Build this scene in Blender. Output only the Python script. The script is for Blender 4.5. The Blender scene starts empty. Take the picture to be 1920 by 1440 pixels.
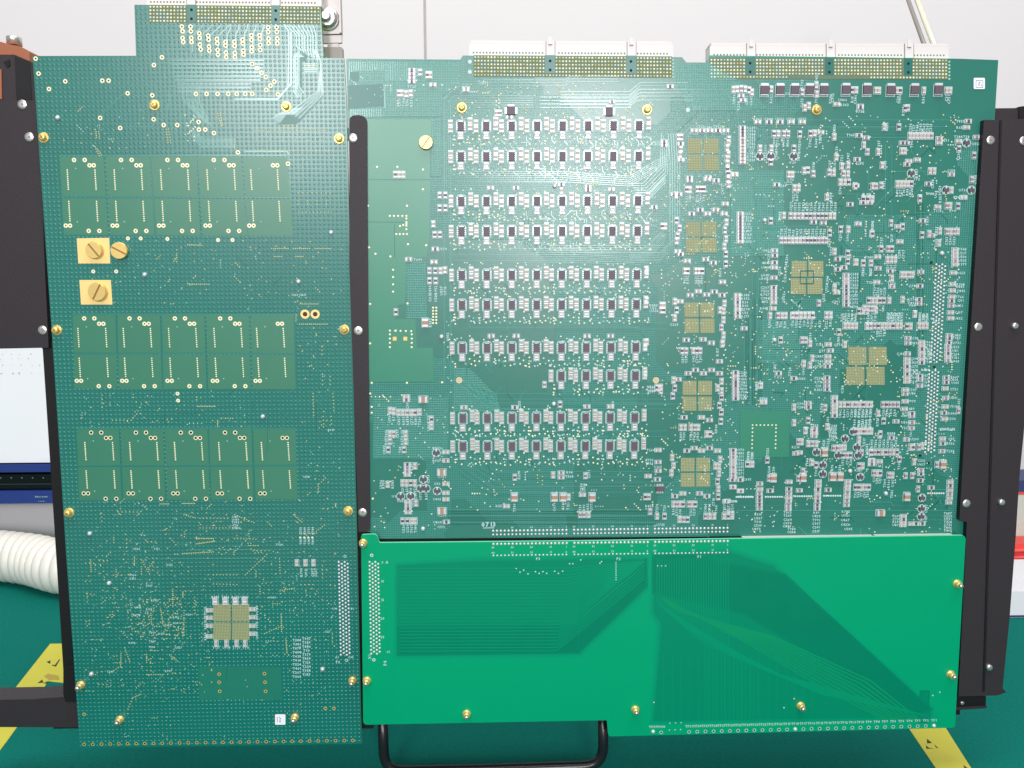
import bpy, math, random
from mathutils import Vector, Matrix
R = random.Random(11)
S = bpy.context.scene
C = S.collection

# ------------------------------------------------------------------ camera
F = 1600.0                      # focal length in photo pixels (1920 wide)
DIST = 0.55                     # metres from lens to the board plane y = 0
PITCH, YAW, ROLL = math.radians(6.904), math.radians(1.676), math.radians(-0.1224)
_cy, _sy, _cp, _sp = math.cos(YAW), math.sin(YAW), math.cos(PITCH), math.sin(PITCH)
FW = Vector((_sy*_cp, _cy*_cp, -_sp))
_r = Vector((_cy, -_sy, 0)); _u = _r.cross(FW)
RT = _r*math.cos(ROLL) + _u*math.sin(ROLL)
UP = _u*math.cos(ROLL) - _r*math.sin(ROLL)
CAM = Vector((0, -DIST, 0))
cd = bpy.data.cameras.new('camera'); cam = bpy.data.objects.new('camera', cd); C.objects.link(cam)
cd.sensor_width = 36; cd.lens = 36*F/1920; cd.clip_start = 0.01; cd.clip_end = 50
cam.matrix_world = Matrix(((RT.x, UP.x, -FW.x, CAM.x), (RT.y, UP.y, -FW.y, CAM.y), (RT.z, UP.z, -FW.z, CAM.z), (0, 0, 0, 1)))
S.camera = cam

def ray(px, py):
    return FW + RT*((px-960)/F) - UP*((py-720)/F)
def W(px, py, y=0.0):           # a place read off the photograph -> point on the upright plane at depth y
    d = ray(px, py); t = (y-CAM.y)/d.y
    return CAM + d*t
def G(px, py, z):               # the same on a level plane at height z
    d = ray(px, py); t = (z-CAM.z)/d.z
    return CAM + d*t
PX = DIST/F                     # one photo pixel on the board, in metres
ZMAT = W(930, 1458, 0.014).z    # height of the mat

# ------------------------------------------------------------------ world, lamps, exposure
wd = bpy.data.worlds.new('World'); S.world = wd; wd.use_nodes = True
wd.node_tree.nodes['Background'].inputs[0].default_value = (0.93, 0.97, 1.0, 1)
wd.node_tree.nodes['Background'].inputs[1].default_value = 0.38
S.view_settings.view_transform = 'Standard'; S.view_settings.look = 'None'
S.view_settings.exposure = 0; S.view_settings.gamma = 1
def lamp(name, loc, target, sx, sy, power, col=(1, 1, 1)):
    l = bpy.data.lights.new(name, 'AREA'); l.shape = 'RECTANGLE'; l.size = sx; l.size_y = sy; l.energy = power; l.color = col
    o = bpy.data.objects.new(name, l); C.objects.link(o); o.location = loc
    o.rotation_euler = (Vector(target)-Vector(loc)).to_track_quat('-Z', 'Y').to_euler()
    return o
def mirror_spot(px, py, t):     # where a lamp hangs so the board reflects it at that place
    p = W(px, py); d = p-CAM; d.y = -d.y
    return p + d*t
lamp('ceiling_light_main', (0.1, -0.62, 1.6), (0, 0.15, -0.2), 1.7, 0.6, 24, (1, .99, .97))
lamp('ceiling_light_back', mirror_spot(1090, 300, 4.0), (0, 0, 0), 0.38, 0.40, 22, (1, .96, 1))
lamp('left_glare_light', mirror_spot(550, 140, 4.0), (0, 0, 0), 0.38, 0.46, 16, (1, .97, 1))  # extra lamp added to give the left board its glare
lamp('wall_wash_light', (0.0, 0.05, 0.95), (0.0, 0.6, 0.1), 1.6, 0.12, 1.5)

# ------------------------------------------------------------------ materials
def lin(c):
    f = lambda v: v/12.92 if v <= .04045 else ((v+.055)/1.055)**2.4
    return tuple(f(v/255) for v in c)
MATS = {}
def mat(name, srgb, rough=.5, metal=0., noise=.06, nscale=60., bump=0., bscale=900., spec=.5, trans=0., emit=0.):
    m = bpy.data.materials.new(name); m.use_nodes = True; MATS[name] = m
    nt = m.node_tree; b = nt.nodes['Principled BSDF']
    col = lin(srgb)
    b.inputs['Roughness'].default_value = rough; b.inputs['Metallic'].default_value = metal
    b.inputs['Specular IOR Level'].default_value = spec
    tc = nt.nodes.new('ShaderNodeTexCoord')
    n = nt.nodes.new('ShaderNodeTexNoise'); n.inputs['Scale'].default_value = nscale; n.inputs['Detail'].default_value = 4
    nt.links.new(tc.outputs['Object'], n.inputs['Vector'])
    mx = nt.nodes.new('ShaderNodeMix'); mx.data_type = 'RGBA'
    mx.inputs[6].default_value = (*[v*(1-noise) for v in col], 1); mx.inputs[7].default_value = (*[min(1, v*(1+noise)) for v in col], 1)
    nt.links.new(n.outputs['Fac'], mx.inputs[0]); nt.links.new(mx.outputs[2], b.inputs['Base Color'])
    if bump:
        n2 = nt.nodes.new('ShaderNodeTexNoise'); n2.inputs['Scale'].default_value = bscale; n2.inputs['Detail'].default_value = 3
        nt.links.new(tc.outputs['Object'], n2.inputs['Vector'])
        bp = nt.nodes.new('ShaderNodeBump'); bp.inputs['Strength'].default_value = bump; bp.inputs['Distance'].default_value = .0004
        nt.links.new(n2.outputs['Fac'], bp.inputs['Height']); nt.links.new(bp.outputs['Normal'], b.inputs['Normal'])
    if emit:
        b.inputs['Emission Color'].default_value = (*col, 1); b.inputs['Emission Strength'].default_value = emit
    return m

def mask_mat(name, base, dot, pitch, rad, amt, bump, rough=.3, lines=False, cov=(.42, .5), mott=.10, patch=18., px2=None, spec=.5):
    """solder mask over buried copper: a lattice of copper dots (or cross-hatched lines) shows through in patches"""
    m = bpy.data.materials.new(name); m.use_nodes = True; MATS[name] = m
    nt = m.node_tree; N = nt.nodes.new; L = nt.links.new; b = nt.nodes['Principled BSDF']
    b.inputs['Roughness'].default_value = rough; b.inputs['Specular IOR Level'].default_value = spec
    tc = N('ShaderNodeTexCoord')
    sc = N('ShaderNodeVectorMath'); sc.operation = 'SCALE'; sc.inputs['Scale'].default_value = 1/pitch; L(tc.outputs['Object'], sc.inputs[0])
    fr = N('ShaderNodeVectorMath'); fr.operation = 'FRACTION'; L(sc.outputs[0], fr.inputs[0])
    sb = N('ShaderNodeVectorMath'); sb.operation = 'SUBTRACT'; sb.inputs[1].default_value = (.5, .5, .5); L(fr.outputs[0], sb.inputs[0])
    sx = N('ShaderNodeSeparateXYZ'); L(sb.outputs[0], sx.inputs[0])
    ax = N('ShaderNodeMath'); ax.operation = 'ABSOLUTE'; L(sx.outputs['X'], ax.inputs[0])
    az = N('ShaderNodeMath'); az.operation = 'ABSOLUTE'; L(sx.outputs['Z'], az.inputs[0])
    if lines:
        q = N('ShaderNodeMath'); q.operation = 'MINIMUM'; L(ax.outputs[0], q.inputs[0]); L(az.outputs[0], q.inputs[1])
    else:
        cm = N('ShaderNodeCombineXYZ'); L(ax.outputs[0], cm.inputs[0]); L(az.outputs[0], cm.inputs[1])
        q = N('ShaderNodeVectorMath'); q.operation = 'LENGTH'; L(cm.outputs[0], q.inputs[0])
    mr = N('ShaderNodeMapRange'); mr.interpolation_type = 'SMOOTHSTEP'
    mr.inputs['From Min'].default_value = rad*.6; mr.inputs['From Max'].default_value = rad*1.25
    mr.inputs['To Min'].default_value = 1; mr.inputs['To Max'].default_value = 0
    L(q.outputs['Value' if not lines else 0], mr.inputs['Value'])
    # blocky patches where the lattice is present
    vo = N('ShaderNodeTexVoronoi'); vo.distance = 'CHEBYCHEV'; vo.inputs['Scale'].default_value = patch; L(tc.outputs['Object'], vo.inputs['Vector'])
    sp = N('ShaderNodeSeparateColor'); L(vo.outputs['Color'], sp.inputs[0])
    pm = N('ShaderNodeMapRange'); pm.inputs['From Min'].default_value = cov[0]; pm.inputs['From Max'].default_value = cov[1]; L(sp.outputs[0], pm.inputs['Value'])
    mm = N('ShaderNodeMath'); mm.operation = 'MULTIPLY'; L(mr.outputs[0], mm.inputs[0]); L(pm.outputs[0], mm.inputs[1])
    am = N('ShaderNodeMath'); am.operation = 'MULTIPLY'; am.inputs[1].default_value = amt; L(mm.outputs[0], am.inputs[0])
    n = N('ShaderNodeTexNoise'); n.inputs['Scale'].default_value = 14; n.inputs['Detail'].default_value = 5; L(tc.outputs['Object'], n.inputs['Vector'])
    c0 = lin(base); m0 = N('ShaderNodeMix'); m0.data_type = 'RGBA'
    m0.inputs[6].default_value = (*[v*(1-mott) for v in c0], 1); m0.inputs[7].default_value = (*[v*(1+mott) for v in c0], 1); L(n.outputs['Fac'], m0.inputs[0])
    # buried planes: slight blocky tone change
    m2 = N('ShaderNodeMix'); m2.data_type = 'RGBA'; m2.blend_type = 'MULTIPLY'; m2.inputs[7].default_value = (.80, .93, .92, 1)
    g = N('ShaderNodeMath'); g.operation = 'GREATER_THAN'; g.inputs[1].default_value = .62; L(sp.outputs[1], g.inputs[0])
    gm = N('ShaderNodeMath'); gm.operation = 'MULTIPLY'; gm.inputs[1].default_value = mott*5; L(g.outputs[0], gm.inputs[0])
    L(gm.outputs[0], m2.inputs[0]); L(m0.outputs[2], m2.inputs[6])
    m1 = N('ShaderNodeMix'); m1.data_type = 'RGBA'; m1.inputs[7].default_value = (*lin(dot), 1)
    L(am.outputs[0], m1.inputs[0]); L(m2.outputs[2], m1.inputs[6]); L(m1.outputs[2], b.inputs['Base Color'])
    bp = N('ShaderNodeBump'); bp.inputs['Strength'].default_value = bump; bp.inputs['Distance'].default_value = .0003
    L(mm.outputs[0], bp.inputs['Height'])
    bn = N('ShaderNodeTexNoise'); bn.inputs['Scale'].default_value = 420; L(tc.outputs['Object'], bn.inputs['Vector'])
    b2 = N('ShaderNodeBump'); b2.inputs['Strength'].default_value = .05; b2.inputs['Distance'].default_value = .0003
    L(bn.outputs['Fac'], b2.inputs['Height']); L(bp.outputs['Normal'], b2.inputs['Normal']); L(b2.outputs['Normal'], b.inputs['Normal'])
    return m

mask_mat('mask_left', (14, 112, 100), (74, 158, 154), 8*PX, .26, .15, .6, rough=.28, spec=.85, cov=(-1, -.5), patch=9)
mask_mat('mask_main', (20, 115, 99), (74, 156, 146), 4.2*PX, .17, .50, .45, rough=.31, spec=.85, lines=True, cov=(.33, .35), patch=16, mott=.12)
mask_mat('mask_hatch', (34, 125, 106), (86, 162, 154), 4.4*PX, .18, .55, .6, rough=.31, spec=.85, lines=True, cov=(-1, -.5), patch=9)
mask_mat('mask_bright', (0, 156, 108), (0, 162, 114), 5*PX, .2, .0, .02, rough=.36, spec=.15, cov=(2, 3), mott=.03, patch=5)
mask_mat('mask_bright_dark', (0, 130, 96), (0, 140, 104), 2.6*PX, .2, .5, .1, rough=.38, spec=.15, lines=True, cov=(-1, -.5), mott=.03, patch=5)
mat('mask_bright_olive', (8, 143, 98), .38, noise=.05, spec=.15)
mat('mask_bright_mid', (0, 143, 104), .38, noise=.04, spec=.15)
mat('mask_pour', (36, 130, 102), .33, spec=.8, noise=.05, nscale=30, bump=.05)
mat('mask_pour_faint', (28, 118, 98), .34, noise=.05, spec=.7)
mat('mask_pour_left', (52, 122, 96), .34, spec=.7, noise=.06, nscale=30, bump=.05)
mat('mask_plane', (24, 108, 98), .34, spec=.6, noise=.05, nscale=40)
mat('mask_trace', (66, 152, 138), .24, spec=.9, noise=.05)
mat('mask_trace_dark', (14, 96, 84), .3, noise=.05)
mat('mask_trace_soft', (46, 134, 120), .24, spec=.9, noise=.05)
mat('board_edge', (140, 190, 110), .6)
mat('board_edge_bright', (120, 225, 180), .5)
mat('gold', (242, 236, 196), .4, .05, noise=.1, nscale=2000)
mat('gold_flat', (246, 212, 136), .45, .15, noise=.05)
mat('brass', (238, 206, 128), .3, .55, noise=.12, nscale=900)
mat('brass_dark', (146, 108, 54), .45, .5)
mat('steel', (215, 213, 208), .3, .9, noise=.08)
mat('solder', (212, 215, 218), .35, .3, noise=.12, nscale=1500)
mat('silk_text', (176, 210, 208), .5)
mat('gold_dull', (204, 196, 132), .45, .1, noise=.15, nscale=1500)
mat('silk', (200, 220, 218), .5, noise=.08, nscale=900)
mat('silk_soft', (150, 196, 184), .6)
mat('pin_strip', (100, 120, 94), .6, noise=.15, nscale=900)
mat('hole', (8, 12, 10), .8)
mat('hole_brown', (78, 40, 26), .7)
mat('chip_black', (90, 79, 89), .5, noise=.12, nscale=1500, bump=.1)
mat('chip_lead', (186, 196, 196), .35, .5, noise=.12, nscale=1500)
mat('cap_body', (182, 168, 154), .5, noise=.15, nscale=700)
mat('cap_brown', (176, 136, 108), .5, noise=.12, nscale=700)
mat('res_body', (92, 78, 88), .4, noise=.2, nscale=700)
mat('cap_pale', (222, 218, 216), .45, noise=.08, nscale=700)
mat('rose_body', (150, 122, 132), .45, noise=.15, nscale=700)
mat('plastic_white', (220, 214, 212), .45, noise=.02)
mat('plastic_line', (112, 102, 102), .6)
mat('label_white', (240, 240, 246), .5, noise=.01)
mat('label_ink', (90, 92, 120), .6)
mat('frame_black', (48, 43, 47), .5, spec=.3, noise=.16, nscale=700, bump=.3, bscale=1600)
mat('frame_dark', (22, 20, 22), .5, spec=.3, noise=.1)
mat('handle_black', (30, 28, 32), .28, noise=.1)
mat('orange_block', (158, 92, 58), .5, noise=.12, nscale=120)
mat('bracket_grey', (186, 180, 176), .45, .3, noise=.06, nscale=300)
mat('bracket_dark', (140, 134, 128), .5, .2)
mat('yellow_tape', (214, 208, 60), .5, noise=.06, nscale=40)
mat('tape_ink', (48, 52, 16), .6)
mat('tape_smudge', (186, 164, 62), .6)
mat('blue_panel', (40, 60, 130), .35, noise=.08)
mat('panel_black', (16, 16, 18), .2, noise=.1)
mat('panel_white', (246, 247, 250), .35, noise=.03, nscale=14)
mat('panel_mark', (176, 182, 190), .6)
mat('cable_white', (236, 232, 222), .45, noise=.04)
mat('box_white', (236, 236, 240), .5, noise=.02)
mat('box_blue', (56, 64, 110), .5)
mat('red_plastic', (232, 76, 72), .5, noise=.1, nscale=100)
mat('beige', (200, 204, 192), .6, noise=.04)
mat('rod', (226, 224, 200), .35, .3)
mat('wall_paint', (219, 215, 215), .7, noise=.018, nscale=5)
mat('wall_seam', (172, 166, 164), .7)
mat('mat_green', (4, 116, 104), .85, spec=.1, noise=.28, nscale=420, bump=.5, bscale=1500)
mat('table_grey', (150, 150, 145), .6)

def bga_mat():                  # gold ball grid printed on the mask
    m = mask_mat('gold_grid', (176, 174, 126), (96, 118, 88), 3.0*PX, .18, .85, .1, rough=.5, lines=True, cov=(-1, -.5), mott=.06)
    return m
bga_mat()

# ------------------------------------------------------------------ mesh builder
_j = [0]
def jit():                      # print layers never share one plane
    _j[0] = (_j[0]+1) % 61
    return _j[0]*7e-7
class MB:
    def __init__(s): s.v = []; s.f = []; s.m = []; s.names = []; s.sm = []
    def mi(s, name):
        if name not in s.names: s.names.append(name)
        return s.names.index(name)
    def face(s, idx, m, smooth=False):
        s.f.append(idx); s.m.append(s.mi(m)); s.sm.append(smooth)
    def prism(s, pts, y0, y1, m, side=None, back=True):
        """pts: (x,z) outline; y0 front, y1 back"""
        a = sum(pts[i][0]*pts[(i+1) % len(pts)][1]-pts[(i+1) % len(pts)][0]*pts[i][1] for i in range(len(pts)))
        if a < 0: pts = pts[::-1]
        n = len(pts); k = len(s.v)
        s.v += [(p[0], y0, p[1]) for p in pts] + [(p[0], y1, p[1]) for p in pts]
        s.face(list(range(k, k+n)), m)
        if back: s.face(list(range(k+2*n-1, k+n-1, -1)), side or m)
        for i in range(n):
            j = (i+1) % n; s.face([k+i, k+n+i, k+n+j, k+j], side or m)
    def box(s, x, z, w, h, y0, y1, m, side=None):
        s.prism([(x-w/2, z-h/2), (x+w/2, z-h/2), (x+w/2, z+h/2), (x-w/2, z+h/2)], y0, y1, m, side)
    def plate(s, pts, y, m, jt=True):
        a = sum(pts[i][0]*pts[(i+1) % len(pts)][1]-pts[(i+1) % len(pts)][0]*pts[i][1] for i in range(len(pts)))
        if a < 0: pts = pts[::-1]
        k = len(s.v); y = y-(jit() if jt else 0); s.v += [(p[0], y, p[1]) for p in pts]; s.face(list(range(k, k+len(pts))), m)
    def rect(s, x, z, w, h, y, m): s.plate([(x-w/2, z-h/2), (x+w/2, z-h/2), (x+w/2, z+h/2), (x-w/2, z+h/2)], y, m)
    def disc(s, x, z, r, y, m, n=8, h=0.0):
        pts = [(x+r*math.cos(2*math.pi*(i+.5)/n), z+r*math.sin(2*math.pi*(i+.5)/n)) for i in range(n)]
        if h: s.lathe(x, z, [(r, y), (r*.75, y-h*.7), (r*.3, y-h)], m, n)
        else: s.plate(pts, y, m)
    def ring(s, x, z, r0, r1, y, m, n=12):
        k = len(s.v); y = y-jit()
        for r in (r0, r1):
            s.v += [(x+r*math.cos(2*math.pi*i/n), y, z+r*math.sin(2*math.pi*i/n)) for i in range(n)]
        for i in range(n):
            j = (i+1) % n; s.face([k+i, k+n+i, k+n+j, k+j], m)
    def lathe(s, x, z, prof, m, n=20, smooth=True):
        """prof: (radius, y) from board outwards, closed with a cap; axis along y"""
        k = len(s.v); q = len(prof)
        for r, y in prof:
            s.v += [(x+r*math.cos(2*math.pi*i/n), y, z+r*math.sin(2*math.pi*i/n)) for i in range(n)]
        for a in range(q-1):
            for i in range(n):
                j = (i+1) % n; b = k+a*n
                s.face([b+i, b+j, b+n+j, b+n+i], m, smooth)
        s.face([k+(q-1)*n+i for i in range(n)], m)
    def line(s, pts, w, y, m):
        """flat mitred strip along a polyline"""
        y = y-jit(); n = len(pts); V = [Vector(p) for p in pts]; k = len(s.v)
        for i in range(n):
            d0 = (V[i]-V[i-1]).normalized() if i else (V[1]-V[0]).normalized()
            d1 = (V[i+1]-V[i]).normalized() if i < n-1 else d0
            if i == n-1: d1 = d0
            if i == 0: d0 = d1
            t = d0+d1
            if t.length < .2: t = d0.copy()
            t.normalize(); nn = Vector((-t.y, t.x)); c = max(.35, nn.dot(Vector((-d0.y, d0.x)))); o = nn*(w/2/c)
            s.v += [(V[i].x+o.x, y, V[i].y+o.y), (V[i].x-o.x, y, V[i].y-o.y)]
        for i in range(n-1): s.face([k+2*i, k+2*i+1, k+2*i+3, k+2*i+2], m)
    def tube(s, pts, r, m, n=12, cap=True):
        P = [Vector(p) for p in pts]; k = len(s.v); up = Vector((0, 1, .01))
        for i, p in enumerate(P):
            t = (P[min(i+1, len(P)-1)]-P[max(i-1, 0)]).normalized()
            a = t.cross(up); a = a.normalized() if a.length > 1e-4 else t.cross(Vector((1, 0, 0))).normalized(); b = a.cross(t)
            for q in range(n):
                an = 2*math.pi*q/n; s.v.append(tuple(p+a*math.cos(an)*r+b*math.sin(an)*r))
        for i in range(len(P)-1):
            for q in range(n):
                j = (q+1) % n; s.face([k+i*n+q, k+i*n+j, k+(i+1)*n+j, k+(i+1)*n+q], m, True)
        if cap:
            s.face([k+q for q in range(n)][::-1], m); e = k+(len(P)-1)*n; s.face([e+q for q in range(n)], m)
    def cube(s, x0, x1, y0, y1, z0, z1, m): s.prism([(x0, z0), (x1, z0), (x1, z1), (x0, z1)], y0, y1, m)
    def add(s, o, dx=0, dy=0, dz=0, rot=0, sc=1):
        k = len(s.v); c, q = math.cos(rot), math.sin(rot)
        s.v += [(dx+sc*(x*c-z*q), y+dy, dz+sc*(x*q+z*c)) for x, y, z in o.v]
        for f, m, sm in zip(o.f, o.m, o.sm): s.f.append([i+k for i in f]); s.m.append(s.mi(o.names[m])); s.sm.append(sm)
    def mesh(s, name, off=(0, 0, 0)):
        me = bpy.data.meshes.new(name)
        me.from_pydata([(x-off[0], y-off[1], z-off[2]) for x, y, z in s.v], [], s.f)
        for n in s.names: me.materials.append(MATS[n])
        me.polygons.foreach_set('material_index', s.m); me.polygons.foreach_set('use_smooth', s.sm); me.update()
        return me
def put(name, mb, parent=None, loc=(0, 0, 0), **kw):
    """mb in world coordinates; loc becomes the object's origin"""
    o = bpy.data.objects.new(name, mb.mesh(name, loc)); C.objects.link(o); place(o, parent, loc)
    for k, v in kw.items(): o[k] = v
    return o
ORG = {}
def place(o, parent, loc):
    ORG[o.name] = Vector(loc)
    if parent: o.parent = parent; o.location = Vector(loc)-ORG[parent.name]
    else: o.location = loc
def dup(src, parent, loc):
    o = src.copy(); C.objects.link(o); place(o, parent, loc)
    return o
def thing(name, loc, label, cat, **kw):
    o = bpy.data.objects.new(name, None); o.empty_display_size = .02; C.objects.link(o); place(o, None, loc)
    o['label'] = label; o['category'] = cat
    for k, v in kw.items(): o[k] = v
    return o
def tag(o, label, cat, **kw):
    o['label'] = label; o['category'] = cat
    for k, v in kw.items(): o[k] = v
    return o
def xz(px, py, y=0.0): p = W(px, py, y); return (p.x, p.z)
def poly(l, y=0.0): return [xz(a, b, y) for a, b in l]
def rounded(l, r, y=0.0, seg=5):
    """outline from photo places with given corner radii (metres); r is one number or a list"""
    P = [Vector(xz(a, b, y)) for a, b in l]; out = []; n = len(P)
    for i in range(n):
        rr = r[i] if isinstance(r, (list, tuple)) else r
        if rr <= 0: out.append(tuple(P[i])); continue
        a = (P[i-1]-P[i]).normalized(); b = (P[(i+1) % n]-P[i]).normalized()
        p0 = P[i]+a*rr; p1 = P[i]+b*rr
        for k in range(seg+1):
            t = k/seg; out.append(tuple(p0*(1-t)**2 + P[i]*2*t*(1-t) + p1*t*t))
    return out

# small block lettering from the built-in font, cached per glyph
GL = {}
def glyph(ch):
    if ch not in GL:
        cu = bpy.data.curves.new('t', 'FONT'); cu.body = ch; cu.size = 1; cu.resolution_u = 1; cu.offset = .032
        o = bpy.data.objects.new('t', cu); C.objects.link(o)
        dg = bpy.context.evaluated_depsgraph_get(); me = o.evaluated_get(dg).to_mesh()
        v = [(q.co.x, q.co.y) for q in me.vertices]; f = [list(p.vertices) for p in me.polygons]
        w = max([q[0] for q in v], default=.3)+.09
        o.evaluated_get(dg).to_mesh_clear(); bpy.data.objects.remove(o); bpy.data.curves.remove(cu)
        GL[ch] = (v, f, w)
    return GL[ch]
def text(mb, s, px, py, h, rot=0, y=-.00016, m='silk_text', base=0.0, cx=True):
    """centred lettering, h = letter height in photo pixels, rot in degrees"""
    x, z = xz(px, py, base); sc = h*PX/.7; tot = sum(glyph(c)[2] if c != ' ' else .3 for c in s)
    c, q = math.cos(math.radians(rot)), math.sin(math.radians(rot)); u = -tot/2 if cx else 0
    y = base+y-jit()
    for ch in s:
        if ch == ' ': u += .3; continue
        v, f, w = glyph(ch); k = len(mb.v)
        for a, b in v:
            a = (a+u)*sc; b = (b-.35)*sc; mb.v.append((x+a*c-b*q, y, z+a*q+b*c))
        for g in f: mb.face([i+k for i in g], m)
        u += w

# ================================================================== THE SETTING
YW = 0.53
w = MB(); w.cube(-3, 3, YW, YW+.05, ZMAT-.5, 2.5, 'wall_paint')
s0 = W(797, 60, YW).x
w.cube(s0-.0016, s0+.0016, YW-.0004, YW+.002, ZMAT, 2.4, 'wall_seam')
put('wall', w, None, (0, YW, 0), kind='structure')
t = MB(); t.cube(-3, 3, -.9, YW-.002, ZMAT-.045, ZMAT-.003, 'table_grey'); put('table', t, None, (0, 0, ZMAT-.02), kind='structure')
fl = MB(); fl.cube(-6, 6, -6, YW-.002, ZMAT-.8, ZMAT-.75, 'table_grey'); put('floor', fl, None, (0, 0, ZMAT-.76), kind='structure')
t = MB(); t.cube(-1.2, 1.2, -.42, YW-.012, ZMAT-.003, ZMAT, 'mat_green')
tag(put('antistatic_mat', t, None, (0, .1, ZMAT)), 'green fabric antistatic mat spread over the bench under everything', 'mat')

# yellow tape strips lying on the mat
def flat_poly(mb, pts, z, m, th=.0):
    P = [G(a, b, z) for a, b in pts]; a = sum(P[i].x*P[(i+1) % len(P)].y-P[(i+1) % len(P)].x*P[i].y for i in range(len(P)))
    if a < 0: P = P[::-1]
    n = len(P); k = len(mb.v)
    mb.v += [tuple(p) for p in P]+[(p.x, p.y, z-th) for p in P]; mb.face(list(range(k, k+n)), m)
    if th:
        for i in range(n): mb.face([k+i, k+n+i, k+n+(i+1) % n, k+(i+1) % n], m)
def tape(pts, label, marks, smudge=None):
    z = ZMAT+.0004; t = MB(); flat_poly(t, pts, z, 'yellow_tape', .0003)
    for g in marks: flat_poly(t, g, z+.00006, 'tape_ink')
    if smudge: flat_poly(t, smudge, z+.00004, 'tape_smudge')
    c = G(*pts[0], z)
    tag(put('warning_tape', t, None, (c.x, c.y, ZMAT)), label, 'tape', group='yellow tape strips on the mat')
tape([(94, 1207), (160, 1206), (160, 1272), (118, 1280), (90, 1277), (70, 1310), (14, 1388), (-14, 1425), (-70, 1425), (8, 1316)],
     'yellow warning tape angled across the mat left of the boards',
     [[(87, 1241), (95, 1238), (94, 1245)], [(101, 1249), (111, 1236), (113, 1236), (105, 1250)], [(96, 1247), (101, 1246), (103, 1250)],
      [(70, 1281), (79, 1274), (82, 1280)], [(81, 1281), (90, 1277), (87, 1282)], [(26, 1309), (33, 1306), (32, 1310)]],
     [(82, 1268), (90, 1263), (110, 1267), (112, 1275), (92, 1275)])
tape([(1690, 1340), (1758, 1340), (1786, 1385), (1840, 1470), (1775, 1470), (1706, 1368)],
     'yellow warning tape with black triangle mark under the bright green board corner',
     [[(1738, 1385), (1748, 1393), (1738, 1394)], [(1736, 1397), (1742, 1402), (1752, 1403), (1737, 1404)], [(1751, 1395), (1760, 1403), (1755, 1402)],
      [(1806, 1434), (1816, 1441), (1808, 1441)]])

# white corrugated cable on the mat, far left
def ribbed(path, r, pitch, m):
    P = [Vector(p) for p in path]; mb = MB(); fine = []
    for i in range(len(P)-1):
        n = 60
        for k in range(n): fine.append(P[i].lerp(P[i+1], k/n))
    # smooth
    for _ in range(300): fine = [fine[0]]+[(fine[i-1]+fine[i]*2+fine[i+1])/4 for i in range(1, len(fine)-1)]+[fine[-1]]
    L = 0; pts = []; rr = []; out = [0]
    for i in range(1, len(fine)): L += (fine[i]-fine[i-1]).length; out.append(L)
    n = 22; k = 0; N = int(L/pitch*10); j = 0
    for a in range(N):
        d = L*a/(N-1)
        while j < len(out)-2 and out[j+1] < d: j += 1
        p = fine[j].lerp(fine[j+1], (d-out[j])/max(1e-9, out[j+1]-out[j])); t = (fine[j+1]-fine[j]).normalized()
        ra = r*(.84+.16*abs(math.sin(math.pi*d/pitch))**.6)
        u = t.cross(Vector((0, 0, 1))).normalized(); v = u.cross(t)
        for q in range(n):
            an = 2*math.pi*q/n; mb.v.append(tuple(p+u*math.cos(an)*ra+v*math.sin(an)*ra + t*.25*r*math.cos(an)))
        if a:
            for q in range(n): mb.face([(a-1)*n+q, (a-1)*n+(q+1) % n, a*n+(q+1) % n, a*n+q], m, True)
    mb.face(list(range(n)), m); mb.face([(N-1)*n+q for q in range(n)][::-1], m)
    return mb
rc = .0295
def cab(px, y): p = W(px, 1000, y); return (p.x, y, ZMAT+rc*1.0)
cb = ribbed([cab(-130, .455), cab(-20, .44), cab(60, .42), cab(110, .39), cab(190, .37)], rc, .0125, 'cable_white')
b = cab(20, .42)
tag(put('corrugated_cable', cb, None, (b[0], .43, ZMAT)), 'thick white ribbed cable lying on the mat left of the boards', 'cable')
tb = MB(); p0 = G(-40, 1066, ZMAT+.005); p1 = G(10, 1060, ZMAT+.005); p2 = G(30, 1062, ZMAT+.005)
tb.tube([p0, (p0+p1)/2+Vector((0, 0, .0005)), p1, p2], .0045, 'cable_white')
tag(put('thin_cable', tb, None, tuple(p0)), 'thin pale cable lying in front of the thick ribbed one', 'cable')

# blue and white panel unit standing on the wall side, far left
YP = .485
def xx(px, py, y): return W(px, py, y)
pa = thing('panel_unit', (W(20, 945, YP).x, YP, W(20, 945, YP).z), 'white wall panel unit with blue and black lower edge, behind the boards at left', 'panel unit')
def prect(px0, py0, px1, py1, y0, y1, m, mb=None):
    mb = mb or MB(); A = W(px0, py1, y0); B = W(px1, py0, y0); mb.cube(A.x, B.x, y0, y1, A.z, B.z, m); return mb
pb = prect(-260, 540, 150, 870, YP, YW-.004, 'panel_white')
for r_, row in enumerate([(664, 5), (672, 4), (684, 6), (699, 5), (700, 3)]):
    for q in range(row[1]):
        x = 4+q*17+R.uniform(-4, 4); prect(x, row[0]+R.uniform(-2, 2), x+R.uniform(1, 2), row[0]+1.2, YP-.0003-.0001*r_, YP+.001, 'panel_mark', pb)
put('white_panel', pb, pa, (W(20, 700, YP).x, YP, W(20, 700, YP).z))
put('blue_strip', prect(-262, 870.4, 151, 888, YP-.004, YW-.004, 'blue_panel'), pa, (W(20, 880, YP).x, YP, W(20, 880, YP).z))
kb = prect(-262, 888.4, 151, 919, YP-.001, YW-.004, 'panel_black')
for q in range(9): prect(-60+q*20, 895, -58+q*20, 897, YP-.0014, YP, 'steel', kb)
prect(-262, 908, 151, 909.5, YP-.0016, YP, 'frame_black', kb)
put('black_slot', kb, pa, (W(20, 905, YP).x, YP, W(20, 905, YP).z))
bb = prect(-262, 919.4, 151, 947, YP-.004, YW-.004, 'blue_panel')
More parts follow.
